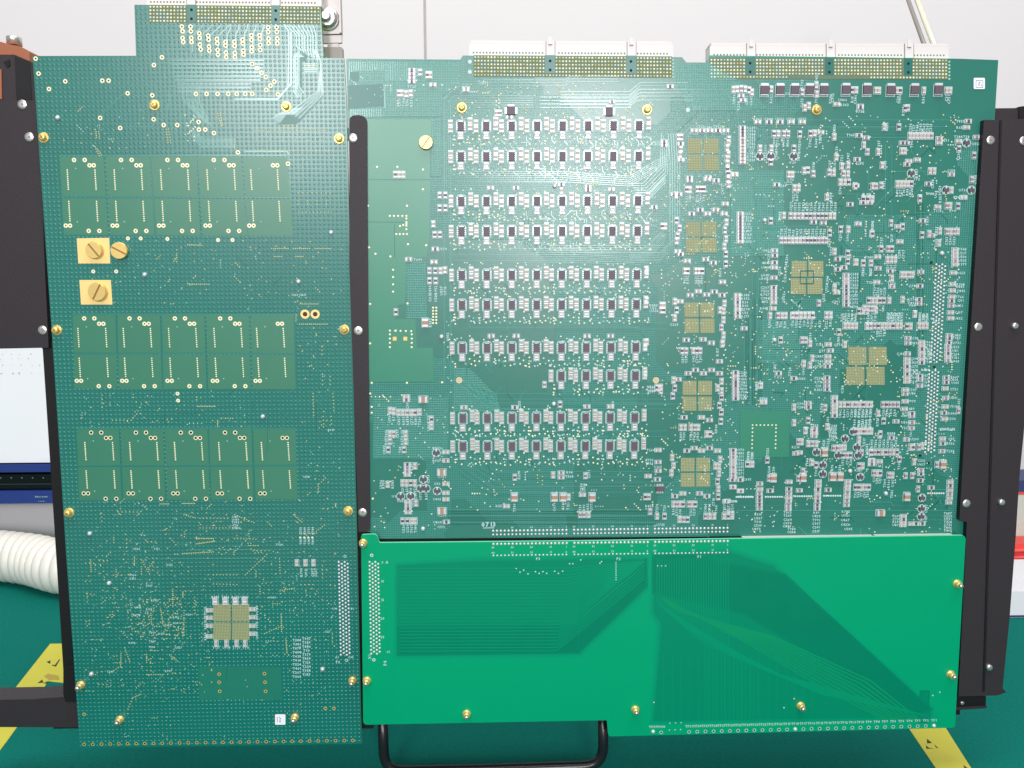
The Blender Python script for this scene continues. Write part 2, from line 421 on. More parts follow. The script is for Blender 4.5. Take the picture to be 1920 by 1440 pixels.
text(bb, 'Bluev work', 78, 931, 5.5, 0, -.0003, 'silk_soft', YP-.004)
text(bb, 'technology', 78, 939.5, 3, 0, -.0003, 'silk_soft', YP-.004)
put('blue_base', bb, pa, (W(20, 932, YP).x, YP, W(20, 932, YP).z))

# thin rod leaning on the wall side, top right
rd = MB(); q0 = W(1697, -60, .30); q1 = W(1765, 120, .14); rd.tube([q0, (q0+q1)/2, q1], .0022, 'rod', 14)
rd.tube([q0+Vector((-.0045, .006, 0)), q1+Vector((-.0045, .006, 0))], .0018, 'bracket_dark', 10)
tag(put('antenna_rod', rd, None, tuple(q1)), 'thin pale rod slanting down behind the white connectors at top right', 'rod')

# grey latch bracket behind the top of the left board
yb = .012
br = thing('latch_bracket', tuple(W(624, 108, yb)), 'grey metal latch bracket with a bolt behind the left board top', 'bracket')
bm = MB(); bm.prism(poly([(596, -40), (638, -40), (641, 63), (596, 64)], yb), yb, yb+.004, 'bracket_grey')
bm.prism(poly([(600, 66), (640, 65), (640, 79), (600, 80)], yb), yb+.001, yb+.004, 'bracket_grey')
bm.prism(poly([(613, 79), (634, 79), (634, 88), (613, 88)], yb), yb+.002, yb+.004, 'bracket_grey')
bm.prism(rounded([(598, 88), (642, 88), (643, 118), (598, 118)], .001, yb), yb, yb+.005, 'bracket_dark')
bm.prism(poly([(635, -40), (638, -40), (641, 63), (638, 63)], yb), yb-.0025, yb-.0002, 'bracket_grey')
put('bracket_plate', bm, br, tuple(W(620, 40, yb)))
bo = MB(); x, z = xz(615, 36, yb)
bo.lathe(x, z, [(.0072, yb), (.0072, yb-.0012), (.0064, yb-.0014), (.0058, yb-.0016), (.0056, yb-.004), (.0046, yb-.0046)], 'steel', 28)
bo.lathe(x, z, [(.0030, yb-.0046), (.0030, yb-.0085), (.0022, yb-.009)], 'steel', 20)
put('bolt', bo, br, (x, yb, z))

# objects at the far right edge
yr = .17
bx = MB(); A = G(1893, 1158, ZMAT); A2 = W(1893, 1075, yr)
bx.cube(A.x, A.x+.12, A.y, A.y+.10, ZMAT, ZMAT+.028, 'box_white'); bx.cube(A.x-.0005, A.x+.12, A.y-.0006, A.y+.05, ZMAT+.0005, ZMAT+.0025, 'box_blue')
tag(put('white_box', bx, None, (A.x+.06, A.y+.05, ZMAT)), 'low white box on the mat behind the right black rail', 'box')
yy = A.y+.12; zt = ZMAT
A3 = W(1880, 1070, yy); B3 = W(1990, 1019, yy)
rb = MB(); rb.cube(A3.x, B3.x, yy, yy+.03, zt, B3.z, 'red_plastic')
for k in range(3): zz = zt+(B3.z-zt)*(.35+.22*k); rb.tube([(A3.x, yy-.001, zz), (B3.x, yy-.001, zz+.003)], .0028, 'red_plastic')
tag(put('red_bundle', rb, None, (A3.x, yy, zt)), 'red plastic bundle behind the low white box', 'bundle')
be = MB(); A4 = W(1880, 1018, yy+.032); B4 = W(1990, 927, yy+.032); be.cube(A4.x, B4.x, yy+.032, yy+.08, zt, B4.z, 'beige')
C4 = W(1880, 927, yy+.031); D4 = W(1990, 922, yy+.031); be.cube(A4.x-.0003, B4.x, yy+.0315, yy+.0805, B4.z+.0002, D4.z, 'red_plastic')
C5 = W(1990, 903, yy+.032); be.prism([(A4.x, D4.z+.0002), (B4.x, D4.z+.0002), (B4.x, C5.z+.006), (W(1914, 903, yy).x, C5.z)], yy+.032, yy+.08, 'box_blue')
tag(put('beige_carton', be, None, (A4.x, yy+.03, zt)), 'beige carton with red line and blue top at the far right', 'carton')

# ================================================================== THE BOARD ASSEMBLY
top = thing('circuit_board_assembly', (W(930, 1458, .014).x, 0, ZMAT), 'upright assembly of three green circuit boards on a black metal frame', 'circuit board')
TH = .0024                      # board thickness
YL, YM, YB = 0.0, 0.0, -.006    # front faces: left, main, bright lower board

# ---------------- frame parts
fy = .0
def framepart(name, pts, y0, y1, m='frame_black', side=None, rad=0):
    mb = MB(); mb.prism(rounded(pts, rad, y0) if rad else poly(pts, y0), y0, y1, m, side)
    c = pts[0]; return mb
fr = MB()
fr.prism(poly([(-60, 188), (64, 188), (73, 262), (91, 652), (-60, 655)], .002), .002, .016, 'frame_black')
fr.prism(poly([(72, 640), (112, 640), (122, 900), (136, 1230), (150, 1310), (148, 1366), (128, 1366), (119, 1262), (109, 1100), (99, 944), (80, 655)], .005), .005, .020, 'frame_dark')
fr.prism(poly([(127, 1246), (160, 1240), (160, 1315), (124, 1315), (120, 1300), (120, 1256)], .0045), .0035, .02, 'frame_dark')
fr.prism(poly([(-60, 1313), (60, 1311), (150, 1304), (150, 1364), (-60, 1363)], .0042), .0042, .022, 'frame_black')
fr.prism(poly([(100, 1366.5), (1800, 1340), (1800, 1300), (100, 1300)], .012), .012, .02, 'frame_dark')
fr.prism(poly([(100, 240), (1840, 240), (1840, 260), (100, 260)], .012), .012, .02, 'frame_dark')
fr.prism(poly([(650, 985), (1800, 985), (1800, 1030), (712, 1040), (700, 1366), (650, 1366)], .0045), .0045, .011, 'frame_dark')
side_frame = put('side_frame', fr, top, tuple(W(20, 640, .002)), label='black side plate and lower arm left of the boards')
tr = MB(); A = W(150, 1345, .012); B = W(1785, 420, .012); tr.cube(A.x+.012, B.x-.012, .0205, .060, A.z+.004, B.z, 'frame_dark')  # unseen box added behind the boards to block light and darken the mat
put('shade_box', tr, top, (0, .04, A.z))
# pivot at the top left
pv = MB()
pv.prism(poly([(-60, 103), (27, 103), (57, 115), (61, 190), (-60, 190)], .006), .006, .02, 'frame_black')
pv.prism(poly([(27.5, 105), (56, 115.5), (60, 187.5), (31, 187.5)], .0058), .0056, .0062, 'frame_dark')
pv.prism(poly([(-60, 130), (3, 130), (4, 186), (-60, 186)], .0055), .0052, .0059, 'orange_block')
pv.prism(poly([(6, 116), (18, 112), (19, 122), (14, 127)], .0056), .0054, .0061, 'hole')
put('pivot_block', pv, top, tuple(W(20, 190, .006)))
ob = MB(); ob.prism(poly([(-60, 78), (0, 78), (22, 84), (40, 88), (55, 97), (55.5, 114.5), (27, 102.5), (-60, 102.5)], .007), .007, .03, 'orange_block')
ocap = put('orange_cap', ob, top, tuple(W(20, 100, .007)), label='orange brown cap of the pivot')
pn = MB(); A = W(24, 84, .016); pn.v = []; 
P0 = Vector((A.x, .018, A.z)); P1 = P0+Vector((0, 0, .0050)); pn.tube([P0, P0+Vector((0, 0, .004)), P1], .0045, 'steel', 24)
put('metal_pin', pn, ocap, tuple(P0))
# centre bar in the slot between boards
cbm = MB(); cbm.prism(rounded([(655, 216), (688, 216), (690, 600), (694, 997), (672, 997), (655, 500)], [.004, .005, 0, .003, 0, 0], -.0015), -.0015, .004, 'frame_black')
put('centre_bar', cbm, top, tuple(W(675, 600, 0)))
# right rail
YR = -.004
rr = MB()
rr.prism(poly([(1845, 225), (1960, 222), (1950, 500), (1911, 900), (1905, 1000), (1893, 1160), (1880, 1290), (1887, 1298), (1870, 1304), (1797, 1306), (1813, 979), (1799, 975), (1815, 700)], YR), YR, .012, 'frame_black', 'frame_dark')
for (x0, x1) in ((1874, 1854),):
    rr.prism(poly([(x0, 226), (x0+4, 226), (x1+4-12, 1296), (x1-12, 1296)], YR), YR-.0006, YR+.0004, 'frame_dark')
rr.prism(poly([(1866, 203), (1960, 202), (1960, 226), (1866, 226)], .003), .003, .016, 'frame_black')
rr.prism(poly([(1911, 200), (1918, 199), (1960, 198), (1960, 210), (1911, 222)], .002), .002, .012, 'frame_dark')
rail = put('rail', rr, top, tuple(W(1860, 1300, YR)), label='tall black rail along the right edge')
ft = MB(); ft.prism(poly([(1780, 1306.5), (1849, 1306.5), (1848, 1326), (1780, 1331)], .0), .0, .012, 'frame_dark')
ft.prism(poly([(1780, 1326), (1849, 1322), (1849, 1327), (1780, 1331.5)], -.0005), -.0012, -.0002, 'frame_black')
put('rail_foot', ft, top, tuple(W(1820, 1328, 0)))
# carrying handle
hy = .014; hd = MB(); pts = []
def hp(px, py): return W(px, py, hy)
pts = [hp(717, 1330), hp(719, 1400)]
for k in range(9):
    t = k/8; p = hp(719.5, 1412)*(1-t)**2+hp(722, 1447)*2*t*(1-t)+hp(758, 1446)*t*t; pts.append(p)
pts += [hp(900, 1443), hp(1085, 1437)]
for k in range(9):
    t = k/8; p = hp(1095, 1436.5)*(1-t)**2+hp(1130, 1436)*2*t*(1-t)+hp(1131, 1398)*t*t; pts.append(p)
pts += [hp(1130, 1330)]
hd.tube(pts, 10.5*PX, 'handle_black', 20)
put('handle', hd, top, tuple(hp(930, 1442)), label='black tubular carrying handle below the boards')

# ---------------- the board meshes
LB, MBd, BB = MB(), MB(), MB()
left_outline = [(61, 105), (255, 104.5), (252, 9), (600, 12), (607, 108), (645, 109), (650, 200), (655, 420), (661, 640), (667, 900), (678, 1394.5), (150, 1402), (124, 1040), (101, 680)]
LB.prism(poly(left_outline), YL, YL+TH, 'mask_left', 'board_edge')
main_outline = [(649, 110), (863, 111.5), (868, 104), (1279, 107), (1287, 117), (1325, 117), (1330, 109), (1330, 103.5), (1800, 110), (1872, 112.5), (1863, 260), (1814, 990), (1812, 1000), (1805, 1004), (1392, 1005.5), (700, 1010.5), (694, 997), (672, 997), (655, 300)]
MBd.prism(poly(main_outline), YM+.0001, YM+.0001+TH, 'mask_main', 'board_edge_bright')
low_pts = [(677, 1003), (706, 1001.5), (711, 1018), (1100, 1014.5), (1811, 1004), (1790.5, 1364.5), (1141, 1381), (1138, 1350.5), (681, 1359)]
BB.prism(rounded(low_pts, [.0015, .0025, .001, 0, .003, .002, .002, 0, .003], YB), YB, YB+TH, 'mask_bright', 'board_edge_bright')
Y1 = -.00003; Y2 = -.0001; Y3 = -.00015

def via(mb, px, py, r=1.5, m='gold', base=0.0):
    x, z = xz(px, py, base); mb.disc(x, z, r*1.12*PX, base-.00003-jit(), m, 6, .00012)
def avia(mb, px, py, r=3.6, hole='hole_brown', m='gold', base=0.0, f=.42):
    x, z = xz(px, py, base); mb.ring(x, z, r*PX, r*f*PX, base+Y2, m, 14); mb.disc(x, z, r*(f+.03)*PX, base+Y2+.00003, hole, 10)
def pl(mb, pts, w_, m, base=0.0): mb.line([xz(a, b, base) for a, b in pts], w_*PX, base-.00005, m)
def pr(mb, x0, y0, x1, y1, m, base=0.0, dy=0): mb.plate(poly([(x0, y0), (x1, y0), (x1, y1), (x0, y1)], base), base-.00003-dy, m)

# --- pours on the left board: three groups of five by two fields
groups = [((110, 293), (540, 293), (118, 440), (552, 442), [126, 214, 301, 388, 470], 87, (319, 378)),
          ((135, 590), (552, 591), (138, 729), (556, 730), [146, 231, 316, 401, 481], 85, (616, 672)),
          ((142, 804), (556, 804), (147, 938), (560, 936), [159, 243, 327, 410, 490], 84, (830, 883))]
for gi, (tl, tr, bl, br_, xs, pitch, ys) in enumerate(groups):
    def U(u, v): return (tl[0]*(1-u)*(1-v)+tr[0]*u*(1-v)+bl[0]*(1-u)*v+br_[0]*u*v, tl[1]*(1-u)*(1-v)+tr[1]*u*(1-v)+bl[1]*(1-u)*v+br_[1]*u*v)
    for i in range(5):
        for j in range(2):
            u0, u1, v0, v1 = i/5+.004, (i+1)/5-.004, j*.53+.004, j*.53+.47 if j else .51
            LB.plate(poly([U(u0, v0), U(u1, v0), U(u1, v1), U(u0, v1)]), Y1, 'mask_pour_left')
    pl(LB, [U(0, -.01), U(1, -.01)], 1.0, 'mask_trace'); pl(LB, [U(0, .52), U(1, .52)], 1.2, 'mask_trace_soft')
    for j, y0 in enumerate(ys):
        for i, x in enumerate(xs):
            w_ = [52, 51, 51, 51, 50][i]
            sh = j*(3 if gi == 0 else 2.5)
            for s_ in (0, w_):
                for k in range(10):
                    f = k/9; hgt = 36 if gi == 0 else (34 if gi == 1 else 32)
                    via(LB, x+s_+sh+f*2.2, y0+f*hgt, 1.35)
            if j == 0:
                q = [(13, -19), (33, -19), (42, -9), (50, -9)] if gi == 0 else [(12, -19), (31, -19), (40, -9), (48, -9)]
            else:
                q = [(-4, 45), (4, 45), (39, 55), (59, 55)] if gi == 0 else [(-3, 42), (5, 42), (38, 52), (58, 52)]
            if i == 4 and j == 0: q = q[2:]
            if i == 4 and j == 1: q = q[:2]
            for a_, b_ in q: avia(LB, x+a_+sh*.5, y0+b_, 4.0, 'hole_brown' if gi < 2 else 'hole', f=.35 if gi < 2 else .6)
            via(LB, x+16+sh, y0-3 if j == 0 else y0+38, 1.2, 'silk_soft')
# --- annular vias on the left board, upper part (read off an enlarged quarter: origin, scale)
V1 = [(1365,200),(1370,235),(1370,285),(1375,315),(1430,200),(1432,235),(1435,285),(1437,315),(1495,250),(1498,285),(1500,335),(1505,370),(1562,268),(1565,297),(1568,350),(1570,380),(1627,293),(1630,325),(1632,375),(1635,410),(1692,315),(1692,342),(1695,395),(1697,428),(1758,315),(1760,345),(1762,397),(1763,428),(1820,298),(1822,327),(1825,380),(1827,410),(1885,265),(1887,300),(1888,355),(1888,385),
 (1947,265),(1950,292),(1952,338),(1952,375),(2012,205),(2012,240),(2015,290),(2015,325),(2075,205),(2077,240),(2080,290),(2080,325),
 (1215,430),(1155,488),(490,610),(368,668),(768,605),(815,605),(958,700),(1143,715),(290,552),(752,885),(1153,895),(902,960),(1228,938),(1330,938),(1490,915),(1492,972),(1540,972),(1605,998),(1785,1143),(1470,705),(1550,705),(1632,705),(1712,705),(1776,705),(1840,705),(1893,705),
 (2085,708),(1892,480),(1928,512),(1963,546),(1995,577),(2058,612),(2030,642),(1997,675),(2160,1228),(268,440)]
for a_, b_ in V1: avia(LB, a_/4, b_/4, 4.0, 'hole_brown', 'gold')
for a_, b_ in [(240,447),(264,447),(314,448),(409,450),(436,450),(175,509),(218,509),(333,738),(334,751)]: avia(LB, a_, b_, 3.6, 'cap_body', 'gold')
for a_, b_ in [(411,1264),(411,1279),(412,1296),(496,1263),(497,1279),(498,1296),(610,1328),(626,1328),(158,1339)]: avia(LB, a_, b_, 3.6, 'hole', 'brass')
for k in range(32): avia(LB, 158+k*16.25, 1395.5-k*.24, 3.6, 'hole', 'brass', f=.5)
# bus of traces at the top (photo places)
for k in range(9): pl(LB, [(318+k*2, 113+k*7.4), (330+k*2, 113+k*7.4), (496-k*1.5 if k < 6 else 470, 113+k*7.4)], 2.2, 'mask_trace_soft')
for k, xx_ in enumerate([352, 369, 386, 402, 418, 434, 450, 466, 482, 497]):
    yb_ = [86, 98, 105, 110, 111, 111, 110, 104, 96, 86][k]
    pl(LB, [(xx_-2 if k > 4 else xx_+12, 46), (xx_-2 if k > 4 else xx_+8, 52), (xx_-8 if k < 5 else xx_-8, 66), (xx_-8, yb_)], 1.6, 'mask_trace')
for k in range(8): pl(LB, [(538+k*7, 47), (556+k*5.2, 66), (556+k*5.2, 86+k*2), (560+k*5, 92+k*3)], 1.6, 'mask_trace')
for k in range(4):
    o_ = k*3.2
    pl(LB, [(560+o_, 96+o_), (551+o_, 106), (551+o_, 172-o_), (560+o_, 184-o_)], 1.5, 'mask_trace')
    pl(LB, [(585+o_, 94), (606-0+o_*.2-6, 116+o_-6), (606-o_, 176-o_*.6), (560-o_*2, 222-o_)], 1.5, 'mask_trace_soft')
LB.plate(poly([(592, 170), (607, 180), (558, 232), (524, 234), (512, 224), (520, 215), (545, 215)]), Y1, 'mask_plane')
LB.plate(poly([(558, 105), (566, 98), (575, 102), (575, 112), (566, 118), (566, 178), (558, 178)]), Y1, 'mask_plane')
pl(LB, [(546, 60), (546, 157), (520, 186), (440, 186)], 3, 'mask_trace_soft')
pl(LB, [(532, 46), (541, 57), (541, 160)], 2, 'mask_trace')
for k in range(5): pl(LB, [(571, 120+k*3.5), (594, 120+k*3.5)], 1.3, 'gold' if k == 1 else 'mask_trace')
for k in range(5): pl(LB, [(342+k*8, 160), (342+k*8, 184+k*2), (376+k*5, 222+k*4)], 1.4, 'mask_trace')
for k in range(5): pl(LB, [(360, 240+k*4), (382-k*1.5, 261+k*3.7), (440, 261+k*3.7)], 1.3, 'mask_trace')
pl(LB, [(120, 159), (290, 159)], 1.0, 'mask_trace_soft'); pl(LB, [(80, 137), (300, 137)], 1, 'mask_trace_soft')
pl(LB, [(457, 284), (538, 284), (542, 290)], 2.2, 'mask_trace'); pl(LB, [(233, 237), (285, 237), (300, 222)], 1, 'mask_trace')
pl(LB, [(316, 168), (316, 205)], 1, 'mask_trace'); pl(LB, [(189, 217), (222, 184), (238, 172)], 2.4, 'mask_trace_soft')
for k in range(7): pl(LB, [(511+k*2, 222+k*1.5), (520+k*4, 214-k*1.5), (556+k*2, 214-k*2)], .9, 'mask_trace')
# rows of tiny vias
def vrow(mb, x0, y0, x1, y1, n, r=1.05, m='gold_dull', base=0.0, drop=0.0):
    for k in range(n):
        if R.random() < drop: continue
        f = k/max(1, n-1); via(mb, x0+(x1-x0)*f, y0+(y1-y0)*f, r, m, base)
for a_ in [(408, 213, 415, 236, 6), (413, 212, 417, 234, 6), (311, 243, 315, 267, 6), (316, 242, 320, 268, 6), (440, 261, 440, 278, 6), (180, 247, 181, 258, 4), (185, 247, 187, 260, 4),
           (178, 275, 186, 292, 5), (183, 280, 190, 291, 4), (476, 245, 610, 245, 30), (528, 235, 553, 235, 9), (480, 262, 640, 263, 14), (478, 282, 622, 283, 26),
           (559, 362, 620, 362, 8), (559, 377, 612, 377, 4), (559, 383, 612, 383, 4), (560, 398, 622, 398, 10), (509, 466, 540, 466, 9), (550, 466, 580, 466, 9), (591, 466, 620, 466, 9),
           (514, 481, 528, 481, 5), (554, 481, 568, 481, 5), (352, 459, 378, 460, 9), (356, 533, 392, 533, 10), (563, 570, 596, 570, 10), (562, 608, 613, 608, 15), (555, 590, 555, 602, 4),
           (370, 762, 403, 762, 11), (211, 788, 246, 788, 6), (408, 788, 408, 800, 5), (300, 945, 316, 945, 6), (342, 944, 365, 944, 9), (222, 960, 257, 960, 6), (375, 972, 427, 972, 9),
           (375, 990, 436, 990, 11), (345, 965, 366, 971, 6), (587, 738, 588, 779, 8), (624, 738, 626, 770, 6), (606, 781, 607, 795, 3), (621, 781, 622, 795, 3), (605, 706, 605, 721, 3), (619, 706, 619, 721, 3),
           (551, 965, 566, 979, 6), (562, 1000, 593, 1000, 9), (593, 996, 608, 985, 5), (440, 965, 476, 980, 9), (342, 1038, 400, 1035, 18), (368, 1020, 402, 1015, 12), (372, 1010, 400, 1010, 10),
           (400, 1078, 444, 1078, 8), (400, 1095, 444, 1096, 8), (460, 1078, 500, 1040, 12), (524, 1048, 525, 1075, 6), (525, 1108, 552, 1103, 7), (527, 1152, 528, 1184, 10), (496, 1188, 527, 1174, 8), (536, 1198, 538, 1224, 9),
           (440, 1010, 480, 1011, 8), (466, 1023, 484, 1023, 5), (170, 1050, 171, 1072, 7), (252, 1044, 252, 1060, 6), (265, 1050, 280, 1076, 7), (324, 1105, 324, 1136, 9), (343, 1110, 343, 1120, 5), (365, 1120, 366, 1150, 6),
           (345, 1145, 345, 1185, 10), (302, 1145, 306, 1172, 8), (283, 1150, 284, 1170, 6), (227, 1225, 226, 1250, 8), (234, 1215, 243, 1240, 7), (275, 1227, 275, 1242, 5), (318, 1228, 333, 1240, 6), (275, 1265, 305, 1265, 8),
           (240, 1330, 248, 1310, 5), (250, 1308, 264, 1302, 5), (205, 1262, 222, 1252, 5)]: vrow(LB, *a_)
def scatter(mb, x0, y0, x1, y1, n, r=1.2, m=('gold',), base=0.0, run=.13):
    for _ in range(n):
        x, y = R.uniform(x0, x1), R.uniform(y0, y1); k = 1
        if R.random() < run: k = R.randint(2, 4)
        dx, dy = R.choice([(4.6, 0), (0, 4.6), (3.6, 3.6), (3.6, -3.6), (7.5, 0), (0, 7.5)])
        mm = R.choice(m)
        for q in range(k):
            if x0-4 < x+dx*q < x1+4 and y0-4 < y+dy*q < y1+4: via(mb, x+dx*q, y+dy*q, r*R.uniform(.8, 1.1), mm, base)
sc2 = ('gold_dull', 'gold_dull', 'silk_soft', 'gold_dull')
scatter(LB, 300, 450, 640, 580, 95, 1.1, sc2); scatter(LB, 110, 205, 280, 285, 26, 1.1, sc2); scatter(LB, 345, 215, 365, 265, 16, 1.3, ('silk', 'gold'))
scatter(LB, 150, 733, 460, 800, 60, 1.1, sc2); scatter(LB, 560, 610, 640, 960, 60, 1.2, sc2); scatter(LB, 165, 940, 480, 1040, 110, 1.1, sc2)
scatter(LB, 160, 1040, 400, 1300, 330, 1.05, sc2); scatter(LB, 480, 1030, 630, 1230, 110, 1.1, sc2); scatter(LB, 200, 1300, 320, 1390, 20, 1, sc2); scatter(LB, 420, 1240, 640, 1390, 20, 1, sc2)
scatter(LB, 240, 1120, 345, 1200, 130, 1.1, sc2); scatter(LB, 400, 960, 640, 1040, 45, 1.1, sc2); scatter(LB, 150, 443, 300, 580, 22, 1, sc2)
for a_ in [(300, 1047, 480, 1047), (350, 1030, 470, 1030), (330, 1020, 360, 1020)]: pl(LB, [(a_[0], a_[1]), (a_[2], a_[3])], .9, 'mask_trace')
for _ in range(60):
    x, y = R.uniform(170, 620), R.choice([R.uniform(445, 585), R.uniform(735, 800), R.uniform(945, 1380)]); L_ = R.uniform(12, 60); d_ = R.choice([(1, 0), (0, 1), (.7, .7), (.7, -.7)])
    if x+d_[0]*L_ < 640 and y+d_[1]*L_ < 1390: pl(LB, [(x, y), (x+d_[0]*L_, y+d_[1]*L_)], .9, R.choice(['mask_trace_soft', 'mask_trace_dark', 'mask_trace_soft']))
LB.plate(poly([(372, 1250), (526, 1250), (530, 1312), (374, 1312)]), Y1, 'mask_pour_faint')
# gold lands under the slotted screws, pair of big holes
LB.plate(poly([(144, 447), (205, 446), (207, 494), (147, 494)]), Y2, 'gold_flat'); LB.plate(poly([(149, 525), (208, 525), (211, 571), (152, 571)]), Y2, 'gold_flat')
avia(LB, 572, 589, 8.5, 'hole_brown', 'gold_flat', f=.52); avia(LB, 591, 589, 8.5, 'hole_brown', 'gold_flat', f=.52)
# processor land and its lettering
def quad_land(mb, cx, cy, w_, h_, gap=3.0, sk=0.0):
    for i in (0, 1):
        for j in (0, 1):
            x0 = cx-w_/2+i*(w_/2+gap/2)+sk*(-1 if j else 1); y0 = cy-h_/2+j*(h_/2+gap/2)
            pr(mb, x0, y0, x0+w_/2-gap/2, y0+h_/2-gap/2, 'gold_grid', 0, .00004)
quad_land(LB, 434, 1166, 68, 68, 2.2)
words = lambda p: p+str(R.randint(10, 399))
def lab(mb, px, py, rot=0, n=None, h=4.6, m='silk_text', base=0.0, p='CRUT'):
    s_ = R.choice(p)+str(R.randint(10, 999 if n is None else n)); text(mb, s_, px, py, h*1.1, rot, -.00016, m, base)
for k in range(10): lab(LB, 557, 1200+k*7.6, h=4.4, p='T'); lab(LB, 575, 1197+k*7.5, h=4.4, p='T')
for k in range(5): lab(LB, 442, 969+k*5.2, h=3.8)
for k in range(4): lab(LB, 564+k*7.5, 995, 90, h=3.8); lab(LB, 564+k*7.5, 1014, 90, h=3.8); via(LB, 563+k*7.5, 1008, 2, 'gold')
for a_, b_ in [(256, 1029), (294, 1029), (318, 1059), (249, 1078), (249, 1085), (280, 1098), (290, 1126), (259, 1139), (280, 1142), (257, 1153), (330, 1157), (330, 1168), (315, 1172), (355, 1152), (286, 1186), (303, 1188), (286, 1202), (285, 1213), (248, 1205), (335, 1214), (207, 1259), (316, 1258), (511, 1120), (614, 1184), (524, 1021), (553, 553), (568, 553), (575, 894), (621, 806)]:
    lab(LB, a_, b_, h=3.4)
text(LB, 'U10', 628, 1141, 4, 0); text(LB, 'B1', 661, 1141, 4, 0); text(LB, 'A1', 632, 1232, 4); text(LB, 'C33', 658, 1232, 4); text(LB, 'P2', 634, 1241, 5)
for k in range(8):                                   # connector pins of the left board, zig-zag
    pass
def zig(mb, xa, ya, xb, yb, cols, pit, dx, m='solder', base=0.0, r=2.3):
    n = int(abs(yb-ya)/pit)
    for k in range(n+1):
        f = k/n; x = xa+(xb-xa)*f; y = ya+(yb-ya)*f
        for c_ in range(cols):
            if c_ % 2 and k == n: continue
            px_, py_ = x+(c_-(cols-1)/2)*dx, y+(pit/2 if c_ % 2 else 0)
            p_, q_ = xz(px_, py_, base); mb.disc(p_, q_, r*PX, base-.00003, m, 8, .0005)
zig(LB, 643.5, 1054, 647.5, 1228, 4, 6.95, 5.6)
avia(LB, 647, 1043, 3, 'hole', 'silk_soft'); avia(LB, 650, 1238, 3.4, 'hole', 'silk_soft')
# connector field at the top
def pinfield(mb, x0, x1, y0, rows, dy, gaps, slope=0.0, extra=None, pit=6.15, xs=0):
    mb.plate(poly([(x0-3, y0-4), (x1+3, y0-4+slope*(x1-x0)), (x1+3, y0+(rows-1)*dy+3+slope*(x1-x0)), (x0-3, y0+(rows-1)*dy+3)]), Y1, 'pin_strip')
    for (g0, g1) in gaps:
        mb.plate(poly([(g0, y0-5+slope*(g0-x0)), (g1, y0-5+slope*(g0-x0)), (g1, y0+4.35*dy+slope*(g0-x0)), (g0, y0+4.35*dy+slope*(g0-x0))]), Y1-.00005, 'mask_plane')
        for q in ((.9, 4.0) if rows < 6 else (1.1, 4.2)):
            p_, r_ = xz((g0+g1)/2, y0+q*dy*(.82)+slope*(g0-x0)); mb.disc(p_, r_, 2.5*PX, -.00012, 'hole', 10)
    n = int(round((x1-x0)/pit))
    for k in range(n+1):
        x = x0+(x1-x0)*k/n
        for j in range(rows):
            if any(g0-1 < x < g1+1 for g0, g1 in gaps) and j < 5: continue
            if extra and j == rows-1 and not any(e0 <= x <= e1 for e0, e1 in extra): continue
            p_, r_ = xz(x, y0+j*dy+slope*(x-x0)); rr_ = R.uniform(1.7, 2.0)
            mb.disc(p_, r_, rr_*PX, -.00006, R.choice(['gold', 'gold', 'gold_dull', 'silk']), 7, .0003)
pinfield(LB, 282, 597, 13, 5, 6.6, [(351, 367), (509, 525)], .009, pit=6.4)
pinfield(MBd, 891, 1257, 107.5, 6, 6.65, [(1022, 1041), (1173, 1193)], .006)
pinfield(MBd, 1334, 1774, 112.5, 6, 6.4, [(1398, 1415), (1547, 1563), (1695, 1711)], .003, [(1330, 1480), (1628, 1780)])

# --- main board ---------------------------------------------------------------
for q in [[(652, 114), (756, 114), (760, 170), (700, 221), (655, 221)], [(756, 114), (862, 114), (862, 156), (830, 180), (828, 219), (700, 219), (756, 168)],
          [(1268, 120), (1330, 120), (1400, 160), (1440, 205), (1290, 208), (1268, 150)], [(700, 744), (840, 744), (840, 860), (700, 860)], [(850, 690), (880, 690), (930, 740), (940, 772), (850, 772)],
          [(1370, 320), (1470, 320), (1470, 480), (1370, 480)], [(762, 492), (800, 492), (800, 596), (762, 596)], [(808, 226), (828, 226), (828, 330), (808, 330)], [(1420, 600), (1500, 600), (1500, 680), (1420, 680)]]:
    MBd.plate(poly(q), Y1, 'mask_hatch')
MBd.plate(poly([(653, 160), (718, 158), (720, 199), (690, 201), (653, 205)]), Y1-.00005, 'mask_plane')
MBd.plate(poly([(656, 135), (672, 135), (672, 152), (656, 152)]), Y1-.00005, 'mask_plane')
for k in range(26): pl(MBd, [(655+k*4.3, 116), (655+k*4.3, 132 if 1 < k < 16 else 150)], 1.2, 'mask_trace')
for k in range(14): pl(MBd, [(658+k*4.3, 204), (658+k*4.3, 219)], 1.3, 'mask_trace')
pl(MBd, [(720, 158), (722, 203)], 1.8, 'mask_trace'); pl(MBd, [(733, 158), (733, 173)], 1.6, 'mask_trace'); pl(MBd, [(732, 128), (732, 144)], 1.6, 'mask_trace')
